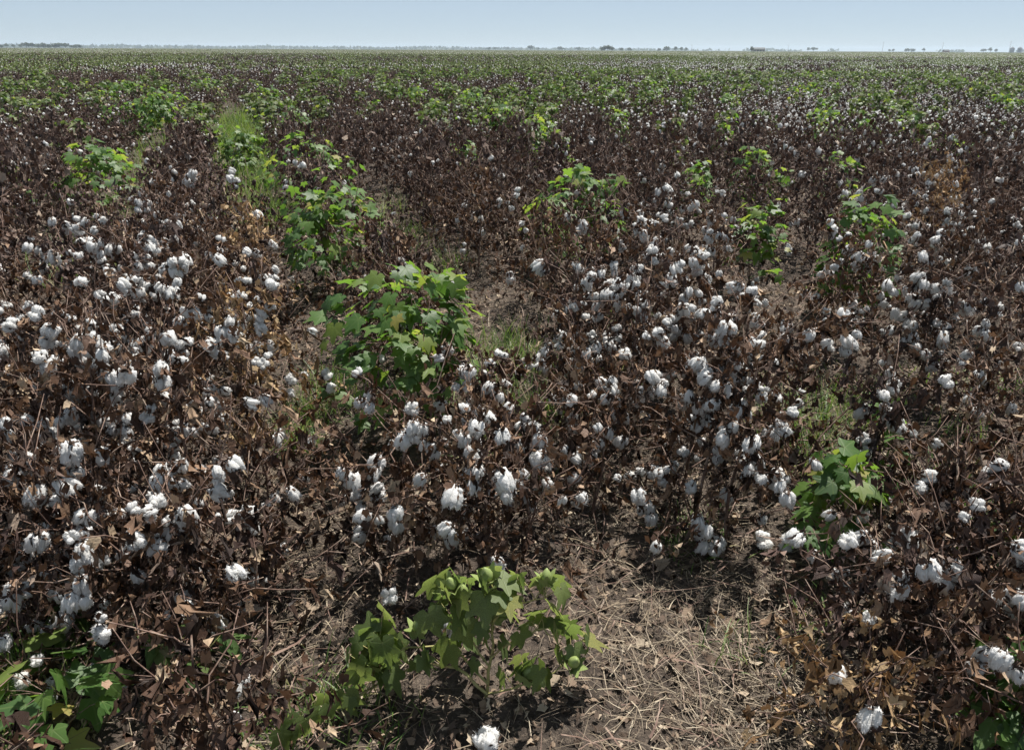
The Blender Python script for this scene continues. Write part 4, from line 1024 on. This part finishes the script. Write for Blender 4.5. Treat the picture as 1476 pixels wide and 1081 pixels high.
# long shed with a dark tree at its end
p = at_dist(1093, 900); o = empty('farm_shed', p); tag(o, 'long low tan shed with grey roof on the skyline, dark tree at its left end', 'shed')
b = MB(); b.add(*box(-6.5, 6.0, -4, 4, 0, 3.0)); link('wall', b.mesh('wall', [M['tan']], False), o)
b = MB(); V = np.array([(-7, -4.6, 2.95), (6.4, -4.6, 2.95), (6.4, 4.6, 2.95), (-7, 4.6, 2.95), (-7, 0, 4.6), (6.4, 0, 4.6)], float); b.add(V, [(0, 1, 5), (0, 5, 4), (2, 3, 4), (2, 4, 5), (0, 4, 3), (1, 2, 5), (0, 3, 2), (0, 2, 1)]); link('roof', b.mesh('roof', [M['roof']], False), o)
for xx in (-4.5, -1.5, 1.5, 4.3):
    b = MB(); b.add(*box(xx - .9, xx + .9, -4.06, -3.95, .1, 2.3)); link('door', b.mesh('door', [M['dark']], False), o)
tree(1083, 890, 5.6, 'dark low tree at the left end of the long skyline shed', 'dark clump of trees on the skyline', .75)
p = at_dist(1364, 1300); o = empty('house', p); tag(o, 'tiny red-walled house on the skyline toward the right edge', 'house')
b = MB(); b.add(*box(-3.5, 3.5, -3, 3, 0, 2.6)); link('wall', b.mesh('wall', [M['red']], False), o)
b = MB(); V = np.array([(-3.9, -3.4, 2.55), (3.9, -3.4, 2.55), (3.9, 3.4, 2.55), (-3.9, 3.4, 2.55), (-3.9, 0, 4.2), (3.9, 0, 4.2)], float); b.add(V, [(0, 1, 5), (0, 5, 4), (2, 3, 4), (2, 4, 5), (0, 4, 3), (1, 2, 5), (0, 3, 2), (0, 2, 1)]); link('roof', b.mesh('roof', [M['roof']], False), o)
b = MB(); b.add(*box(-.5, .5, -3.06, -2.95, .05, 2.1)); link('door', b.mesh('door', [M['dark']], False), o)
for px, lab in ((1459, 'grey grain silo on the skyline, left one of two by the right edge'), (1470, 'grey grain silo on the skyline, right one of two by the right edge')):
    p = at_dist(px, 1900); o = empty('grain_silo', p); tag(o, lab, 'silo', 'grain silos on the skyline')
    b = MB(); b.add(*tube([(0, 0, -.1), (0, 0, 4), (0, 0, 8.2)], [4.2, 4.2, 4.2], 20)); link('wall', b.mesh('wall', [M['silo']]), o)
    b = MB(); b.add(*tube([(0, 0, 8.21), (0, 0, 9.4), (0, 0, 10.6)], [4.35, 2.4, .4], 20)); link('roof', b.mesh('roof', [M['roof']]), o)

# ------------------------------------------------------------------ the air
b = MB(); b.add(*box(-5200, 5200, -5200, 5200, -1.5, 24)); hz = link('haze', b.mesh('haze', [], False)); hz['kind'] = 'stuff'
s = NT('hazy air'); v = s.new('VolumePrincipled'); v.inputs['Color'].default_value = (0.74, 0.87, 1.0, 1); v.inputs['Density'].default_value = 1.8e-4; v.inputs['Anisotropy'].default_value = 0.2
s.l.new(v.outputs[0], s.out.inputs['Volume']); hz.data.materials.append(s.m)
tag(hz, 'thin pale haze over the field', 'haze')
